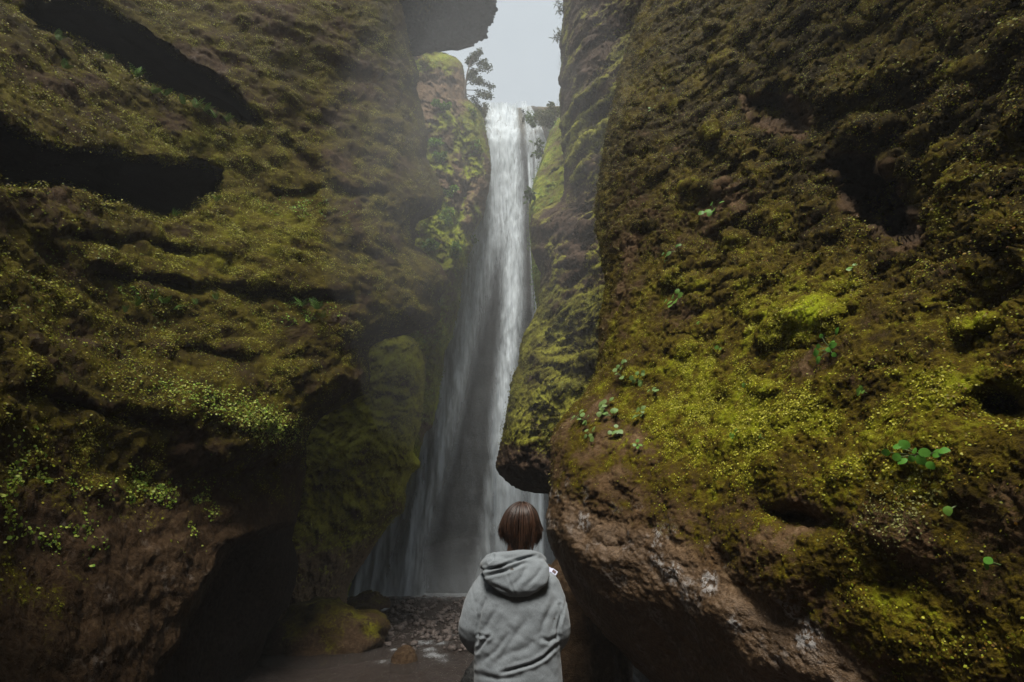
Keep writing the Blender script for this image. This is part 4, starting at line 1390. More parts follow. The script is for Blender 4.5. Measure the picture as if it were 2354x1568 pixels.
def leafy_plant(F, u0, v0, spots, size, col, key, label, seed, group=None):
    """spots: (du, dv) of each leaf from the root, in picture units; stands a little off the rock"""
    P0, N0 = hit(F, u0, v0)
    t = empty('leafy_plant', P0); tag(t, label, 'plant', group)
    r = np.random.default_rng(seed)
    right = np.cross(np.array([0, 0, 1.0]), N0); right /= np.linalg.norm(right)
    if right[0] < 0: right = -right
    up = np.cross(N0, right); up *= np.sign(up[2])
    k1 = vrad(1.0, P0)
    stems = []
    for (du, dv) in spots:
        c = right * du * k1 - up * dv * k1 + N0 * (0.025 + .25 * size * r.random() + 0.1 * np.hypot(du, dv) * k1)
        stems.append(tube([np.zeros(3), c * .55 + N0 * .01, c], [.0022, .0018, .0012], 5))
        me = leaf_data(key, col)
        lf = bpy.data.objects.new('leaf', me); COL.objects.link(lf); lf.parent = t
        nn = N0 + 0.45 * rand_unit(1, r)[0] + np.array([0, 0, .1]); nn /= np.linalg.norm(nn)
        ay = c - N0 * (c @ N0) + 0.01 * rand_unit(1, r)[0] + np.array([0, 0, -.004])
        ay = ay - nn * (ay @ nn); ay /= np.linalg.norm(ay)
        ax_ = np.cross(ay, nn)
        s = size * r.uniform(.75, 1.25)
        c0 = c - ay * s * .4
        lf.matrix_local = Matrix(((ax_[0] * s, ay[0] * s, nn[0] * s, c0[0]), (ax_[1] * s, ay[1] * s, nn[1] * s, c0[1]), (ax_[2] * s, ay[2] * s, nn[2] * s, c0[2]), (0, 0, 0, 1)))
    SV, SF = join(stems)
    mesh_obj('stem', SV, SF, M['stem'], t)
    return t


G1 = (0.07, 0.20, 0.018); G2 = (0.10, 0.20, 0.025); G3 = (0.12, 0.18, 0.045)
leafy_plant(R1, 2118, 1048, [(-62, -12), (-36, -22), (-22, -24), (-40, 2), (-30, 12), (-12, 8), (4, 12), (14, -2), (38, 4), (52, 0), (20, 26), (-5, -8)], .034, G1, 'clover', 'round leaved bright green plant lowest among the leafy plants on the right wall', 1)
leafy_plant(R1, 1908, 806, [(-22, -12), (-30, -2), (-24, 6), (30, -28), (14, -6), (8, 8), (-20, 24), (24, 28), (18, 2), (-12, -34)], .038, G1, 'dock', 'oval leaved green plant in the middle of the yellow moss on the right wall', 2)
leafy_plant(R1, 1638, 486, [(-32, -8), (-10, 2), (-2, -18), (6, 12), (22, 0), (-4, 14), (-26, -2)], .055, (0.10, 0.22, 0.03), 'high', 'highest leafy green plant on the dark upper right wall', 3)
leafy_plant(R1, 1552, 692, [(-20, -4), (-8, 4), (12, -16), (18, -4), (-6, 14), (6, 6), (0, -8)], .06, G2, 'mid', 'pale green plant above the brown edge of the right wall', 4)
leafy_plant(R1, 1553, 574, [(-30, -2), (-14, 4), (8, -4), (18, 0)], .05, (0.08, 0.16, 0.03), 'small', 'small four leaved plant below the highest one on the right wall', 5)
leafy_plant(R1, 2296, 1298, [(0, 0), (8, 8)], .035, G1, 'clover', 'single round green leaf near the foot of the right wall', 6)
leafy_plant(R1, 1655, 806, [(-4, -2), (6, 6)], .03, G2, 'mid', 'two tiny leaves under the moss cushion of the right wall', 7)
leafy_plant(R1, 1468, 1022, [(0, -8), (6, 4), (-6, 2), (2, 10)], .035, G2, 'mid', 'small trefoil on exposed brown rock of the right wall', 8)
for k, (u0, v0) in enumerate([(1430, 840), (1425, 865), (1462, 872), (1395, 935), (1405, 958), (1378, 948), (1345, 965), (1330, 958), (1415, 990), (1480, 950), (1500, 905), (1360, 1000)]):
    r_ = np.random.default_rng(300 + k)
    leafy_plant(R1, u0, v0, [tuple(r_.uniform(-15, 15, 2)) for _ in range(r_.integers(4, 8))], .045, G3 if k % 2 else (0.12, 0.20, 0.05), 'ridge%d' % (k % 2), 'little clover like plant on the jutting mossy ridge of the right wall', 310 + k, 'clover plants on the right ridge')
for k, (u0, v0) in enumerate([(1720, 880), (1960, 620), (1990, 905), (1760, 1010), (1610, 740), (2195, 1165), (1530, 600), (1500, 250), (1520, 205), (1690, 1000)]):
    r_ = np.random.default_rng(340 + k)
    leafy_plant(R1, u0, v0, [tuple(r_.uniform(-9, 9, 2)) for _ in range(r_.integers(2, 5))], .03, G2, 'mid', 'tiny green seedling scattered in the moss of the right wall', 350 + k, 'seedlings on the right wall')


def frond_mesh(n=9):
    V, Fc, off = [], [], 0
    pts = [np.array([0, t_, 0.28 * t_ - .42 * t_ * t_]) for t_ in np.linspace(0, 1, n)]
    v, f = tube(pts, np.linspace(.012, .004, n), 4)
    V.append(v); Fc += [tuple(q) for q in f]; off = len(v)
    for i, p in enumerate(pts[1:], 1):
        t_ = i / (n - 1)
        w = .30 * math.sin(math.pi * (0.15 + .8 * t_)) + .03
        for s in (-1, 1):
            a = p; b_ = p + np.array([s * w * .5, .06, .01]); c = p + np.array([s * w, .05, -.03]); d = p + np.array([s * w * .5, -.035, .01])
            V.append(np.array([a, b_, c, d])); Fc.append((off, off + 1, off + 2, off + 3)); off += 4
    return np.concatenate(V), Fc


tfm = NT('fern_frond'); fvv = tfm.node('TexCoord').outputs['Object']
tfm.set(Base_Color=tfm.mix(tfm.noise(fvv, 5, 3), (0.06, 0.14, 0.02), (0.13, 0.24, 0.03)), Roughness=.6)
FV, FF = frond_mesh()
fo_ = mesh_obj('frond', FV, FF, tfm.m, link=False); frond_me = fo_.data; bpy.data.objects.remove(fo_)
for k, (u0, v0, sz) in enumerate([(316, 140, 26), (345, 148, 20), (362, 182, 20), (388, 186, 22), (430, 208, 22), (462, 216, 26), (482, 222, 24), (505, 236, 24), (530, 250, 20), (142, 62, 22), (158, 122, 20),
                                  (250, 100, 18), (318, 706, 26), (348, 692, 26), (380, 700, 26), (400, 715, 22), (290, 720, 20), (450, 705, 18), (700, 706, 22), (725, 716, 26), (745, 736, 20), (500, 690, 18), (500, 466, 18), (400, 502, 18)]):
    P0, N0 = hit(L1, u0 - (6 if v0 < 300 else 0), v0 + (36 if v0 < 300 else 0))
    P0 = P0 + N0 * .02
    t = empty('fern', P0)
    if v0 < 300:
        tag(t, 'small fern on the lower rim of the upper dark rock slot', 'fern', 'ferns on the rim of the upper rock slot')
    elif v0 < 520:
        tag(t, 'fern sprig at the pointed end of the lower dark rock slot' if u0 > 450 else 'fern sprig under the belly of the lower dark rock slot', 'fern')
    elif u0 > 600:
        tag(t, 'small fern in the moss of the left wall close above its undercut edge', 'fern', 'ferns above the undercut edge')
    else:
        tag(t, 'small dark fern in the shadowed furrow across the left wall moss', 'fern', 'ferns in the furrow of the left wall')
    r_ = np.random.default_rng(400 + k)
    s0 = vrad(sz, P0)
    for j in range(r_.integers(4, 7)):
        lf = bpy.data.objects.new('frond', frond_me); COL.objects.link(lf); lf.parent = t
        ay = N0 * .5 + np.array([r_.uniform(-1, 1), r_.uniform(-.5, .2), r_.uniform(.1, 1.0)]); ay /= np.linalg.norm(ay)
        nn = np.array([0, -.5, 1.0]) + .3 * rand_unit(1, r_)[0]; nn -= ay * (nn @ ay); nn /= np.linalg.norm(nn)
        ax_ = np.cross(ay, nn); s = s0 * r_.uniform(.7, 1.2)
        lf.matrix_local = Matrix(((ax_[0] * s, ay[0] * s, nn[0] * s, 0), (ax_[1] * s, ay[1] * s, nn[1] * s, 0), (ax_[2] * s, ay[2] * s, nn[2] * s, 0), (0, 0, 0, 1)))

# ------------------------------------------------------------------ the person
def loft(rings, n=28, p=2.3):
    """rings: (center xyz, rx, ry) horizontal super-ellipses, closed"""
    th = np.linspace(0, 2 * np.pi, n, endpoint=False)
    cx = np.sign(np.cos(th)) * np.abs(np.cos(th)) ** (2 / p); cy = np.sign(np.sin(th)) * np.abs(np.sin(th)) ** (2 / p)
    V = []
    for (x, y, z, rx, ry) in rings:
        V.append(np.stack([x + rx * cx, y + ry * cy, z + 0 * cx], 1))
    m = len(rings)
    i = np.arange(m * n).reshape(m, n); j = np.roll(i, -1, 1)
    f = [tuple(q) for q in np.stack([i[:-1], j[:-1], j[1:], i[1:]], -1).reshape(-1, 4)]
    f.append(tuple(reversed(range(n)))); f.append(tuple(range((m - 1) * n, m * n)))
    return np.concatenate(V), f


def capsule(pts, rad, n=16):
    pts = np.array(pts, float); rad = np.array(rad, float)
    # dense resample with rounded ends
    d = np.concatenate([[0], np.cumsum(np.linalg.norm(np.diff(pts, axis=0), axis=1))])
    ss = np.linspace(0, d[-1], 22)
    pp = np.stack([np.interp(ss, d, pts[:, k]) for k in range(3)], 1)
    for _ in range(2):
        pp[1:-1] = .25 * pp[:-2] + .5 * pp[1:-1] + .25 * pp[2:]
    rr_ = np.interp(ss, d, rad)
    t0 = pp[0] - pp[1]; t0 /= np.linalg.norm(t0); t1 = pp[-1] - pp[-2]; t1 /= np.linalg.norm(t1)
    k = np.array([.25, .6, .9])
    pre = [pp[0] + t0 * rr_[0] * math.sin(a) for a in (1.45, 1.0, .5)]
    prr = [rr_[0] * math.cos(a) for a in (1.45, 1.0, .5)]
    post = [pp[-1] + t1 * rr_[-1] * math.sin(a) for a in (.5, 1.0, 1.45)]
    por = [rr_[-1] * math.cos(a) for a in (.5, 1.0, 1.45)]
    P = np.concatenate([pre, pp, post]); R = np.concatenate([prr, rr_, por])
    v, f = tube(P, R, n)
    m = len(P)
    f = [tuple(q) for q in f]
    f.append(tuple(range(n))); f.append(tuple(reversed(range((m - 1) * n, m * n))))
    return v, f


def ellipsoid(c, r, n=24):
    V, f = unit_sphere(n, n // 2 + 2)
    return V * np.array(r) + np.array(c), [tuple(q) for q in f]


def voxel(parts, size, smooth=4):
    V, Fc, off = [], [], 0
    for v, f in parts:
        V += [tuple(map(float, q)) for q in v]; Fc += [tuple(int(a) + off for a in q) for q in f]; off += len(v)
    me = bpy.data.meshes.new('shape'); me.from_pydata(V, [], Fc); me.update()
    ob = bpy.data.objects.new('shape', me); COL.objects.link(ob)
    md = ob.modifiers.new('remesh', 'REMESH'); md.mode = 'VOXEL'; md.voxel_size = size
    if smooth:
        sm = ob.modifiers.new('smooth', 'SMOOTH'); sm.factor = .5; sm.iterations = smooth
    dg = bpy.context.evaluated_depsgraph_get()
    ev = ob.evaluated_get(dg)
    m2 = ev.to_mesh()
    nv = len(m2.vertices)
    co = np.zeros(nv * 3); m2.vertices.foreach_get('co', co)
    no = np.zeros(nv * 3); m2.vertex_normals.foreach_get('vector', no)
    fc = [tuple(p.vertices) for p in m2.polygons]
    ev.to_mesh_clear()
    bpy.data.objects.remove(ob); bpy.data.meshes.remove(me)
    return co.reshape(-1, 3), no.reshape(-1, 3), fc


PX, PY = 0.025, 2.6
gz0 = float(GZ[np.argmin(np.abs(gy - PY)), np.argmin(np.abs(gx - PX))])
person = empty('person', (PX, PY, gz0))
tag(person, 'person in grey hooded sweatshirt seen from behind, facing the waterfall', 'person')
O_ = np.array([PX, PY, gz0])


def add(name, V, f, mat, parent=None, attrs=None, smooth=True):
    """V is given with x,y from the person's axis and absolute height"""
    V = np.asarray(V) - np.array([0, 0, gz0])
    return mesh_obj(name, V, f, mat, parent or person, attrs=attrs, smooth=smooth)


def fold(V, N, lines):
    """cloth folds: (polyline in picture units, depth m, half width)"""
    q = to_uv(V + np.array([PX, PY, 0]))
    d = np.zeros(len(V))
    back = sstep(-.2, .3, -N[:, 1])
    for pts, dep, w in lines:
        w = max(w * 1.25, 2.6)
        l = line_dist(q[:, 0], q[:, 1], pts)
        pa = np.array(pts, float)
        tot = np.hypot(*(pa[-1] - pa[0]))
        d0 = np.hypot(q[:, 0] - pa[0, 0], q[:, 1] - pa[0, 1]); d1 = np.hypot(q[:, 0] - pa[-1, 0], q[:, 1] - pa[-1, 1])
        end = sstep(0, .25 * tot, np.minimum(d0, d1)) * .7 + .3
        d += end * .7 * dep * (-np.exp(-(l / (.75 * w)) ** 2) + .5 * np.exp(-((l - 1.9 * w) / (1.1 * w)) ** 2))
    return V + N * (d * back)[:, None]


def cl_(pts):
    return [(1030 + .2768 * a, 1134 + .2768 * b_) for a, b_ in pts]


# body: one continuous skin surface
def arm(s, r):
    return [(s * .130, .0, 1.485), (s * (.208 - .011 * s), -.03, 1.32), (s * (.182 - .011 * s), .05, 1.25), (s * .085, .215, 1.16)], r


bp = [ellipsoid((.012, .015, 1.745), (.072, .088, .108)), ellipsoid((.012, .055, 1.70), (.055, .055, .065)),
      capsule([(0, -.005, 1.54), (.008, .005, 1.68)], [.06, .054]),
      ellipsoid((0, .108, 1.735), (.013, .02, .024)), ellipsoid((.073, .012, 1.735), (.012, .02, .03)), ellipsoid((-.073, .012, 1.735), (.012, .02, .03)),
      ellipsoid((0, .098, 1.685), (.024, .012, .008)), ellipsoid((0, .09, 1.655), (.025, .022, .02)),
      loft([(0, 0, .98, .15, .10), (0, 0, 1.1, .14, .095), (0, 0, 1.3, .155, .10), (0, 0, 1.45, .15, .09), (0, 0, 1.53, .10, .07), (0, 0, 1.57, .06, .055)])]
for s in (-1, 1):
    p_, _ = arm(s, 0)
    bp.append(capsule(p_, [.036, .036, .036, .028]))
    w = np.array(p_[-1]); 
    bp.append(ellipsoid(w + np.array([-s * .03, .04, -.005]), (.040, .042, .018)))
    for k in range(4):
        b0 = w + np.array([-s * (.015 + .0), .065 + .0, .022 - .019 * k])
        bp.append(capsule([b0, b0 + np.array([-s * .03, .022, 0]), b0 + np.array([-s * (.06 - .004 * abs(k - 1)), .008, -.002])], [.0088, .0082, .007], 8))
    bp.append(capsule([w + np.array([-s * .005, .03, .015]), w + np.array([-s * .03, .045, .035]), w + np.array([-s * .05, .06, .036])], [.010, .009, .008], 8))
    bp.append(capsule([(s * .09, 0, 1.0), (s * .10, .01, .58), (s * .105, -.01, gz0 + .09)], [.085, .06, .045]))
    bp.append(capsule([(s * .105, -.03, gz0 + .05), (s * .12, .13, gz0 + .04)], [.042, .034]))
bV, bN, bF = voxel(bp, .006, 5)
tsk = NT('skin'); skv = tsk.node('TexCoord').outputs['Object']
tsk.set(Base_Color=tsk.mix(tsk.noise(skv, 25, 4), (0.33, 0.15, 0.09), (0.45, 0.22, 0.14)), Roughness=.5)
body = add('body', bV, bF, tsk.m)
te = NT('eye'); te.set(Base_Color=(.6, .6, .58), Roughness=.1)
for s in (-1, 1):
    v, f = ellipsoid((s * .03, .092, 1.748), (.012, .010, .011), 14)
    add('eye', v, f, te.m)

# sweatshirt
def heather(name, a, b_, sc=1.0):
    t = NT(name)
    v = t.node('TexCoord').outputs['Object']
    mp_ = t.node('Mapping', Vector=v); mp_.inputs['Scale'].default_value = (1, 1, .35)
    n1 = t.noise(mp_.outputs[0], 420, 3, .7); n2 = t.noise(v, 9, 4); n3 = t.noise(v, 160, 3, .6)
    f_ = t.math('ADD', t.math('MULTIPLY', n1, .7), t.math('MULTIPLY', n2, .3))
    c = t.ramp(f_, [(.3, a), (.7, b_)])
    # a few small dark splashes
    sp = t.noise(v, 26, 1, .4)
    c = t.mix(t.ramp(sp, [(.76, (0, 0, 0)), (.78, (1, 1, 1))]), c, (0.06, 0.055, 0.05))
    t.set(Base_Color=c, Roughness=.9, Normal=t.bump(t.math('ADD', n3, n1), .35, .002))
    t.b.inputs['Sheen Weight'].default_value = .15
    return t.m


mh = heather('grey_fleece', (0.105, 0.120, 0.132), (0.225, 0.248, 0.266))
hp = [loft([(0, 0, .91, .175, .125), (0, 0, .93, .19, .135), (.003, 0, .97, .198, .142), (.005, 0, 1.02, .203, .146), (.003, 0, 1.10, .200, .140), (0, -.005, 1.2, .197, .136), (0, -.008, 1.30, .202, .134),
            (0, -.01, 1.40, .200, .130), (0, -.008, 1.47, .188, .12), (0, -.004, 1.52, .160, .104), (0, 0, 1.56, .115, .09), (0, 0, 1.60, .085, .078), (0, 0, 1.625, .07, .07)], 40, 2.5)]
for s in (-1, 1):
    q_ = 0.0 if s < 0 else -.026
    hp.append(capsule([(s * .140, -.005, 1.487), (s * (.185 + .6 * q_), -.012, 1.43), (s * (.210 + q_), -.03, 1.36), (s * (.222 + q_), -.035, 1.305), (s * (.198 + q_), .06, 1.245), (s * .12, .19, 1.17)], [.068, .063, .058, .056, .052, .042]))
hV, hN, hF = voxel(hp, .0058, 9)
hV = hV + hN * (0.0028 * fbm(hV @ np.array([[1, 0, .6], [0, 1, 0], [-.5, 0, 1]]) * np.array([1, 1, 1.8]), 9, 3, 501) + .0022 * fbm(hV, 22, 3, 503))[:, None]
hV = fold(hV, hN, [
    (cl_([(930, 1235), (860, 1300), (800, 1360), (700, 1415), (560, 1455), (440, 1490)]), .016, 3.2),
    (cl_([(310, 880), (275, 960), (258, 1040), (250, 1130), (250, 1240)]), .012, 3.0),
    (cl_([(345, 1180), (290, 1240), (245, 1310)]), .009, 3.0),
    (cl_([(245, 1175), (345, 1195)]), .007, 2.5),
    (cl_([(520, 1140), (400, 1310), (260, 1410)]), .008, 6),
    (cl_([(660, 1040), (520, 1230), (420, 1390)]), .007, 7),
    (cl_([(925, 930), (940, 1010), (912, 1110), (908, 1210)]), .014, 3.0),
    (cl_([(880, 900), (830, 1000), (785, 1100), (770, 1210)]), .006, 5),
    (cl_([(780, 1210), (840, 1225), (905, 1190)]), .008, 4),
    (cl_([(350, 1420), (500, 1330), (650, 1290), (760, 1180)]), .005, 7),
    (cl_([(400, 960), (330, 1080), (290, 1160)]), .006, 5),
    (cl_([(250, 1500), (400, 1540), (600, 1530)]), .006, 5),
    (cl_([(188, 720), (200, 820), (228, 930), (252, 1020)]), .002, 1.0),
    (cl_([(975, 800), (985, 870), (960, 960), (935, 1040)]), .004, 1.4)])
hoodie = add('hoodie', hV, hF, mh)
dp = [loft([(0, -.02, 1.635, .10, .06), (-.004, -.06, 1.62, .135, .07), (-.006, -.088, 1.585, .158, .056), (-.004, -.108, 1.545, .156, .048), (0, -.124, 1.51, .136, .040), (.002, -.130, 1.478, .098, .032), (.004, -.130, 1.45, .045, .02)], 36, 2.2),
      capsule([(-.07, .09, 1.53), (-.125, .035, 1.585), (-.145, -.035, 1.612), (-.095, -.085, 1.628), (-.02, -.10, 1.640), (.06, -.085, 1.648), (.115, -.03, 1.622), (.11, .04, 1.585), (.07, .09, 1.53)], [.03, .032, .036, .032, .028, .028, .034, .032, .03]),
      capsule([(-.152, -.02, 1.590), (-.135, -.085, 1.602), (-.08, -.125, 1.606)], [.03, .032, .028])]
dV, dN, dF = voxel(dp, .0052, 8)
dV[:, 2] = 1.548 + (dV[:, 2] - 1.548) * .88 - .004
dV = fold(dV, dN, [
    (cl_([(270, 640), (360, 628), (450, 602), (540, 567), (640, 537), (730, 515)]), .014, 2.6),
    (cl_([(285, 700), (380, 668), (480, 645), (560, 612), (650, 570)]), .009, 3.2),
    (cl_([(480, 640), (520, 760), (560, 850)]), .003, 1.3),
    (cl_([(660, 590), (620, 680), (540, 770)]), .007, 5),
    (cl_([(790, 600), (740, 680), (650, 770)]), .005, 4),
    (cl_([(330, 740), (440, 800), (540, 830)]), .005, 4),
    (cl_([(345, 570), (372, 545), (380, 520)]), .010, 2.4)])
dV = dV + dN * (.003 * fbm(dV, 16, 3, 505))[:, None]
add('hood', dV, dF, mh, hoodie)

# woven tag on the right shoulder
tgm = NT('tag_white'); tgm.set(Base_Color=(.50, .52, .66), Roughness=.6)
tgd = NT('tag_dark'); tgd.set(Base_Color=(.05, .012, .015), Roughness=.5)
hw = hV + np.array([PX, PY, 0]); hq = to_uv(hw)


def onhood(u, v, Vs=None, lift=.006):
    d = np.hypot(hq[:, 0] - u, hq[:, 1] - v) + 60 * (hN[:, 1] > 0.3)
    k = np.argsort(d)[:6]
    return hV[k].mean(0) + hN[k].mean(0) * lift


A = [onhood(*q, lift=l) for q, l in (((1256, 1300), .014), ((1264, 1303), .010), ((1271, 1310), .008), ((1278, 1318), .007))]
strip, sf = [], []
for a0, a1 in zip(A, A[1:] + [A[-1] + (A[-1] - A[-2])]):
    t_ = a1 - a0; t_ /= np.linalg.norm(t_)
    sd_ = np.cross(t_, np.array([0, -1, .6])); sd_ /= np.linalg.norm(sd_)
    strip += [a0 + sd_ * .011, a0 - sd_ * .011]
strip = np.array(strip)
th_ = np.array([0, -.003, .002])
SV = np.concatenate([strip, strip + th_])
for k in range(3):
    sf += [(8 + 2 * k, 8 + 2 * k + 1, 8 + 2 * k + 3, 8 + 2 * k + 2), (2 * k, 2 * k + 2, 2 * k + 3, 2 * k + 1), (2 * k, 8 + 2 * k, 8 + 2 * k + 2, 2 * k + 2), (2 * k + 1, 2 * k + 3, 8 + 2 * k + 3, 8 + 2 * k + 1)]
e1 = A[3] - A[2]; e1 /= np.linalg.norm(e1); e2 = np.cross(e1, np.array([0, -1, .6])); e2 /= np.linalg.norm(e2); e3 = np.cross(e2, e1); e3 *= -np.sign(e3[1])
c0 = (A[2] + A[3]) / 2 + e3 * .006


def slab(c, hx, hy, hz_):
    return np.array([c + e1 * hx * a + e2 * hy * b_ + e3 * hz_ * d for a in (-1, 1) for b_ in (-1, 1) for d in (-1, 1)])


bfx = [(0, 1, 3, 2), (4, 6, 7, 5), (0, 4, 5, 1), (2, 3, 7, 6), (0, 2, 6, 4), (1, 5, 7, 3)]
o0 = len(SV)
SV = np.concatenate([SV, slab(c0, .015, .011, .003), slab(c0 + e3 * .002, .009, .0065, .003)])
sf += [tuple(a + o0 for a in q) for q in bfx]
n0 = len(sf)
sf += [tuple(a + o0 + 8 for a in q) for q in bfx]
tg_o = add('shoulder_tag', SV, sf, tgm.m, hoodie, smooth=False)
tg_o.data.materials.append(tgd.m)
for p_ in list(tg_o.data.polygons)[n0:]:
    p_.material_index = 1

# trousers and shoes
mt = NT('dark_denim'); mtv = mt.node('TexCoord').outputs['Object']
mt.set(Base_Color=mt.mix(mt.noise(mtv, 120, 3), (.012, .013, .018), (.03, .032, .042)), Roughness=.85)
tp = [loft([(0, 0, .99, .165, .12), (0, 0, .92, .175, .125), (0, 0, .84, .175, .12), (0, 0, .78, .15, .10)][::-1])]
for s in (-1, 1):
    tp.append(capsule([(s * .085, 0, .86), (s * .10, .01, .6), (s * .105, .0, .35), (s * .108, -.01, gz0 + .10)], [.098, .085, .070, .062]))
tV, tN, tF = voxel(tp, .010, 4)
tV = tV + tN * (.006 * fbm(tV * np.array([1, 1, 1.5]), 9, 3, 507))[:, None]
add('trousers', tV, tF, mt.m)
msh = NT('shoe_leather'); msh.set(Base_Color=(.03, .022, .018), Roughness=.5)
for s in (-1, 1):
    sv, sn, sf_ = voxel([capsule([(s * .105, -.055, gz0 + .052), (s * .112, .05, gz0 + .055), (s * .122, .15, gz0 + .042)], [.05, .05, .04]), capsule([(s * .106, -.03, gz0 + .05), (s * .107, -.03, gz0 + .13)], [.048, .05])], .009, 3)
    sv[:, 2] = np.maximum(sv[:, 2], gz0 + .006)
    add('shoe', sv, sf_, msh.m)

# hair: strands combed down from the crown over a close cap
r = np.random.default_rng(77)
HC = np.array([0.016, .008, 1.752])
HR = np.array([.086, .101, .108])
NS, NSEG = 6000, 12
theta = r.uniform(0, 2 * np.pi, NS)
start = np.where(r.random(NS) < .55, r.uniform(.02, .35, NS), r.uniform(.3, 1.5, NS))
crown = np.array([.012, -.028])


def hair_path(th, s0, tlen, off, ph):
    out = []
    end_z = tlen
    for k in range(NSEG):
        a = k / (NSEG - 1)
        phi = s0 + (1.75 - s0) * a
        phi_c = np.minimum(phi, 1.5)
        d = np.stack([np.sin(phi_c) * np.cos(th), np.sin(phi_c) * np.sin(th), np.cos(phi_c)], 1)
        w = (1 - phi_c / 1.57)[:, None]
        p = HC + d * (HR + off[:, None]) + np.concatenate([crown[None] * w, 0 * w], 1)
        drop = np.clip(phi - 1.5, 0, 1) / .25
        zt_ = end_z
        z_e = p[:, 2] * (1 - drop) + zt_ * drop
        p[:, 2] = np.where(drop > 0, z_e, p[:, 2])
        inw = (1 - drop * np.clip((1.735 - end_z) / .09, 0, 1) * (.12 + .22 * np.abs(np.cos(th))))
        p[:, 0] = HC[0] + (p[:, 0] - HC[0]) * inw; p[:, 1] = HC[1] + (p[:, 1] - HC[1]) * inw
        out.append(p)
    return np.stack(out, 1)


back = np.clip(-np.sin(theta), 0, 1)
front = np.clip(np.sin(theta), 0, 1)
cthr = np.sort(r.uniform(0, 2 * np.pi, 70)); clen = r.normal(0, .014, 70)
ends = 1.700 - .045 * back ** 2 + .085 * front ** 2 + r.normal(0, .010, NS) + np.interp(theta, cthr, clen) + .05 * r.random(NS) ** 2
offs = r.uniform(0, .009, NS) + .007 * np.sin(theta * 7 + 3 * start) * r.uniform(.3, 1, NS)
HPts = hair_path(theta, start, ends, offs, 0)
# clump the tips
ncl = 110
cth = r.uniform(0, 2 * np.pi, ncl)
ci = np.argmin(np.abs(((theta[:, None] - cth[None] + np.pi) % (2 * np.pi)) - np.pi), 1)
for k in range(NSEG):
    a = k / (NSEG - 1)
    dth = ((cth[ci] - theta + np.pi) % (2 * np.pi)) - np.pi
    mvx = dth * a ** 1.3 * .5
    x = HPts[:, k, 0] - HC[0]; y = HPts[:, k, 1] - HC[1]
    HPts[:, k, 0] = HC[0] + x * np.cos(mvx) - y * np.sin(mvx); HPts[:, k, 1] = HC[1] + x * np.sin(mvx) + y * np.cos(mvx)
flick = (r.random(ncl) - .25) * .026
side_ = np.abs(np.cos(cth)) ** 2
for k in range(7, NSEG):
    a = (k - 6) / (NSEG - 7)
    x = HPts[:, k, 0] - HC[0]
    HPts[:, k, 0] += np.sign(x) * (flick * side_)[ci] * a ** 2 * 1.4
    HPts[:, k] += r.normal(0, .0022, (NS, 3)) * a
wd = np.concatenate([[.6], np.ones(NSEG - 3), [.7, .15]]) * .0024
tn = np.gradient(HPts, axis=1); tn /= np.linalg.norm(tn, axis=-1, keepdims=True) + 1e-9
outw = HPts - HC; outw /= np.linalg.norm(outw, axis=-1, keepdims=True)
sdv = np.cross(tn, outw); sdv /= np.linalg.norm(sdv, axis=-1, keepdims=True) + 1e-9
w_ = wd[None, :, None]
A3 = np.stack([HPts + sdv * w_, HPts - sdv * w_, HPts + outw * w_ * .8], 2)       # NS,NSEG,3,3
idx = np.arange(NS * NSEG * 3).reshape(NS, NSEG, 3)
fs = []
for a, b_ in ((0, 2), (2, 1), (1, 0)):
    fs.append(np.stack([idx[:, :-1, a], idx[:, 1:, a], idx[:, 1:, b_], idx[:, :-1, b_]], -1).reshape(-1, 4))
hF_ = np.concatenate(fs)
shade = np.repeat((.35 + 1.3 * r.random(NS) ** 1.5) * (0.6 + .8 * r.random(ncl))[ci], NSEG * 3)
capV, capF = unit_sphere(40, 28)
capV = capV * (HR - .003) + HC
capV[:, 2] = np.maximum(capV[:, 2], 1.70 + .06 * np.clip((capV[:, 1] - HC[1]) / .1, 0, 1))
allV = np.concatenate([A3.reshape(-1, 3), capV]); allF = np.concatenate([hF_, capF + NS * NSEG * 3])
base_c = np.array([0.046, 0.022, 0.013])
colr = np.concatenate([shade[:, None] * base_c, np.full((len(capV), 1), .4) * base_c])
mhair = NT('brown_hair')
mhair.set(Base_Color=mhair.attr('col', True), Roughness=.5)
mhair.b.inputs['Anisotropic'].default_value = .5
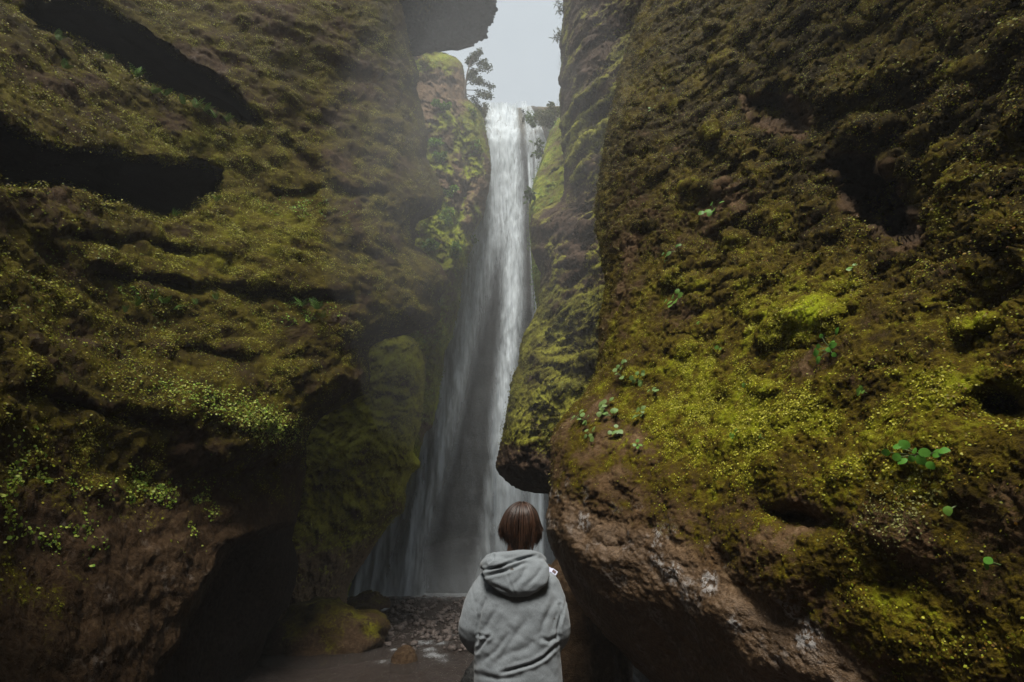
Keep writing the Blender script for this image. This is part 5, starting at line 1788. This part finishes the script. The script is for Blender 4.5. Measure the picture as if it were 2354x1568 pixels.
add('hair', allV, allF, mhair.m, attrs=dict(col=colr))



# ------------------------------------------------------------------ spray haze in the gorge
hz = bpy.data.materials.new('spray_haze')
hz.use_nodes = True
hn = hz.node_tree.nodes
hn.remove(hn['Principled BSDF'])
pv = hn.new('ShaderNodeVolumePrincipled')
pv.inputs['Color'].default_value = (0.93, 0.94, 0.95, 1)
pv.inputs['Density'].default_value = 0.0026
pv.inputs['Anisotropy'].default_value = 0.2
hz.node_tree.links.new(pv.outputs[0], hn['Material Output'].inputs['Volume'])
hb = np.array([[x, y, z] for x in (-31, 31) for y in (-31, 36) for z in (-1.5, 27)], float)
def spray(name, c, r, dens, label, seed):
    V, f = unit_sphere(40, 26)
    V = V * (1 + .22 * fbm(V * 1.0 + seed, 1.2, 3, seed))[:, None] * np.array(r) + np.array(c)
    m = bpy.data.materials.new(name); m.use_nodes = True
    nn = m.node_tree.nodes; nn.remove(nn['Principled BSDF'])
    p = nn.new('ShaderNodeVolumePrincipled')
    p.inputs['Color'].default_value = (0.93, 0.95, 0.97, 1); p.inputs['Density'].default_value = dens; p.inputs['Anisotropy'].default_value = 0.2
    m.node_tree.links.new(p.outputs[0], nn['Material Output'].inputs['Volume'])
    return tag(mesh_obj(name, V, f, m), label, 'spray', label.split(' in ')[0].split(' where ')[0], kind='stuff')


for k in (1.25, 0.9, 0.55):
    spray('spray_cloud', (-0.6 + .2 * k, 6.3, 7.9 - .3 * k), (2.1 * k, 1.7 * k, 3.9 * k), 0.015, 'cloud of fine spray drifting out of the gorge in front of the fall', 3 + int(k * 10))
for k in (1.5, 1.0, 0.6):
    spray('spray_cloud', (-0.9, 14.3, 0.2), (2.3 * k, 0.6 * k, 0.85 * k), 0.07, 'low white mist where the fall hits the stream', 5 + int(k * 10))
haze = mesh_obj('haze', hb, [(0, 1, 3, 2), (4, 6, 7, 5), (0, 4, 5, 1), (2, 3, 7, 6), (0, 2, 6, 4), (1, 5, 7, 3)], hz, smooth=False)
tag(haze, 'pale spray haze hanging in the gorge', 'haze', kind='stuff')
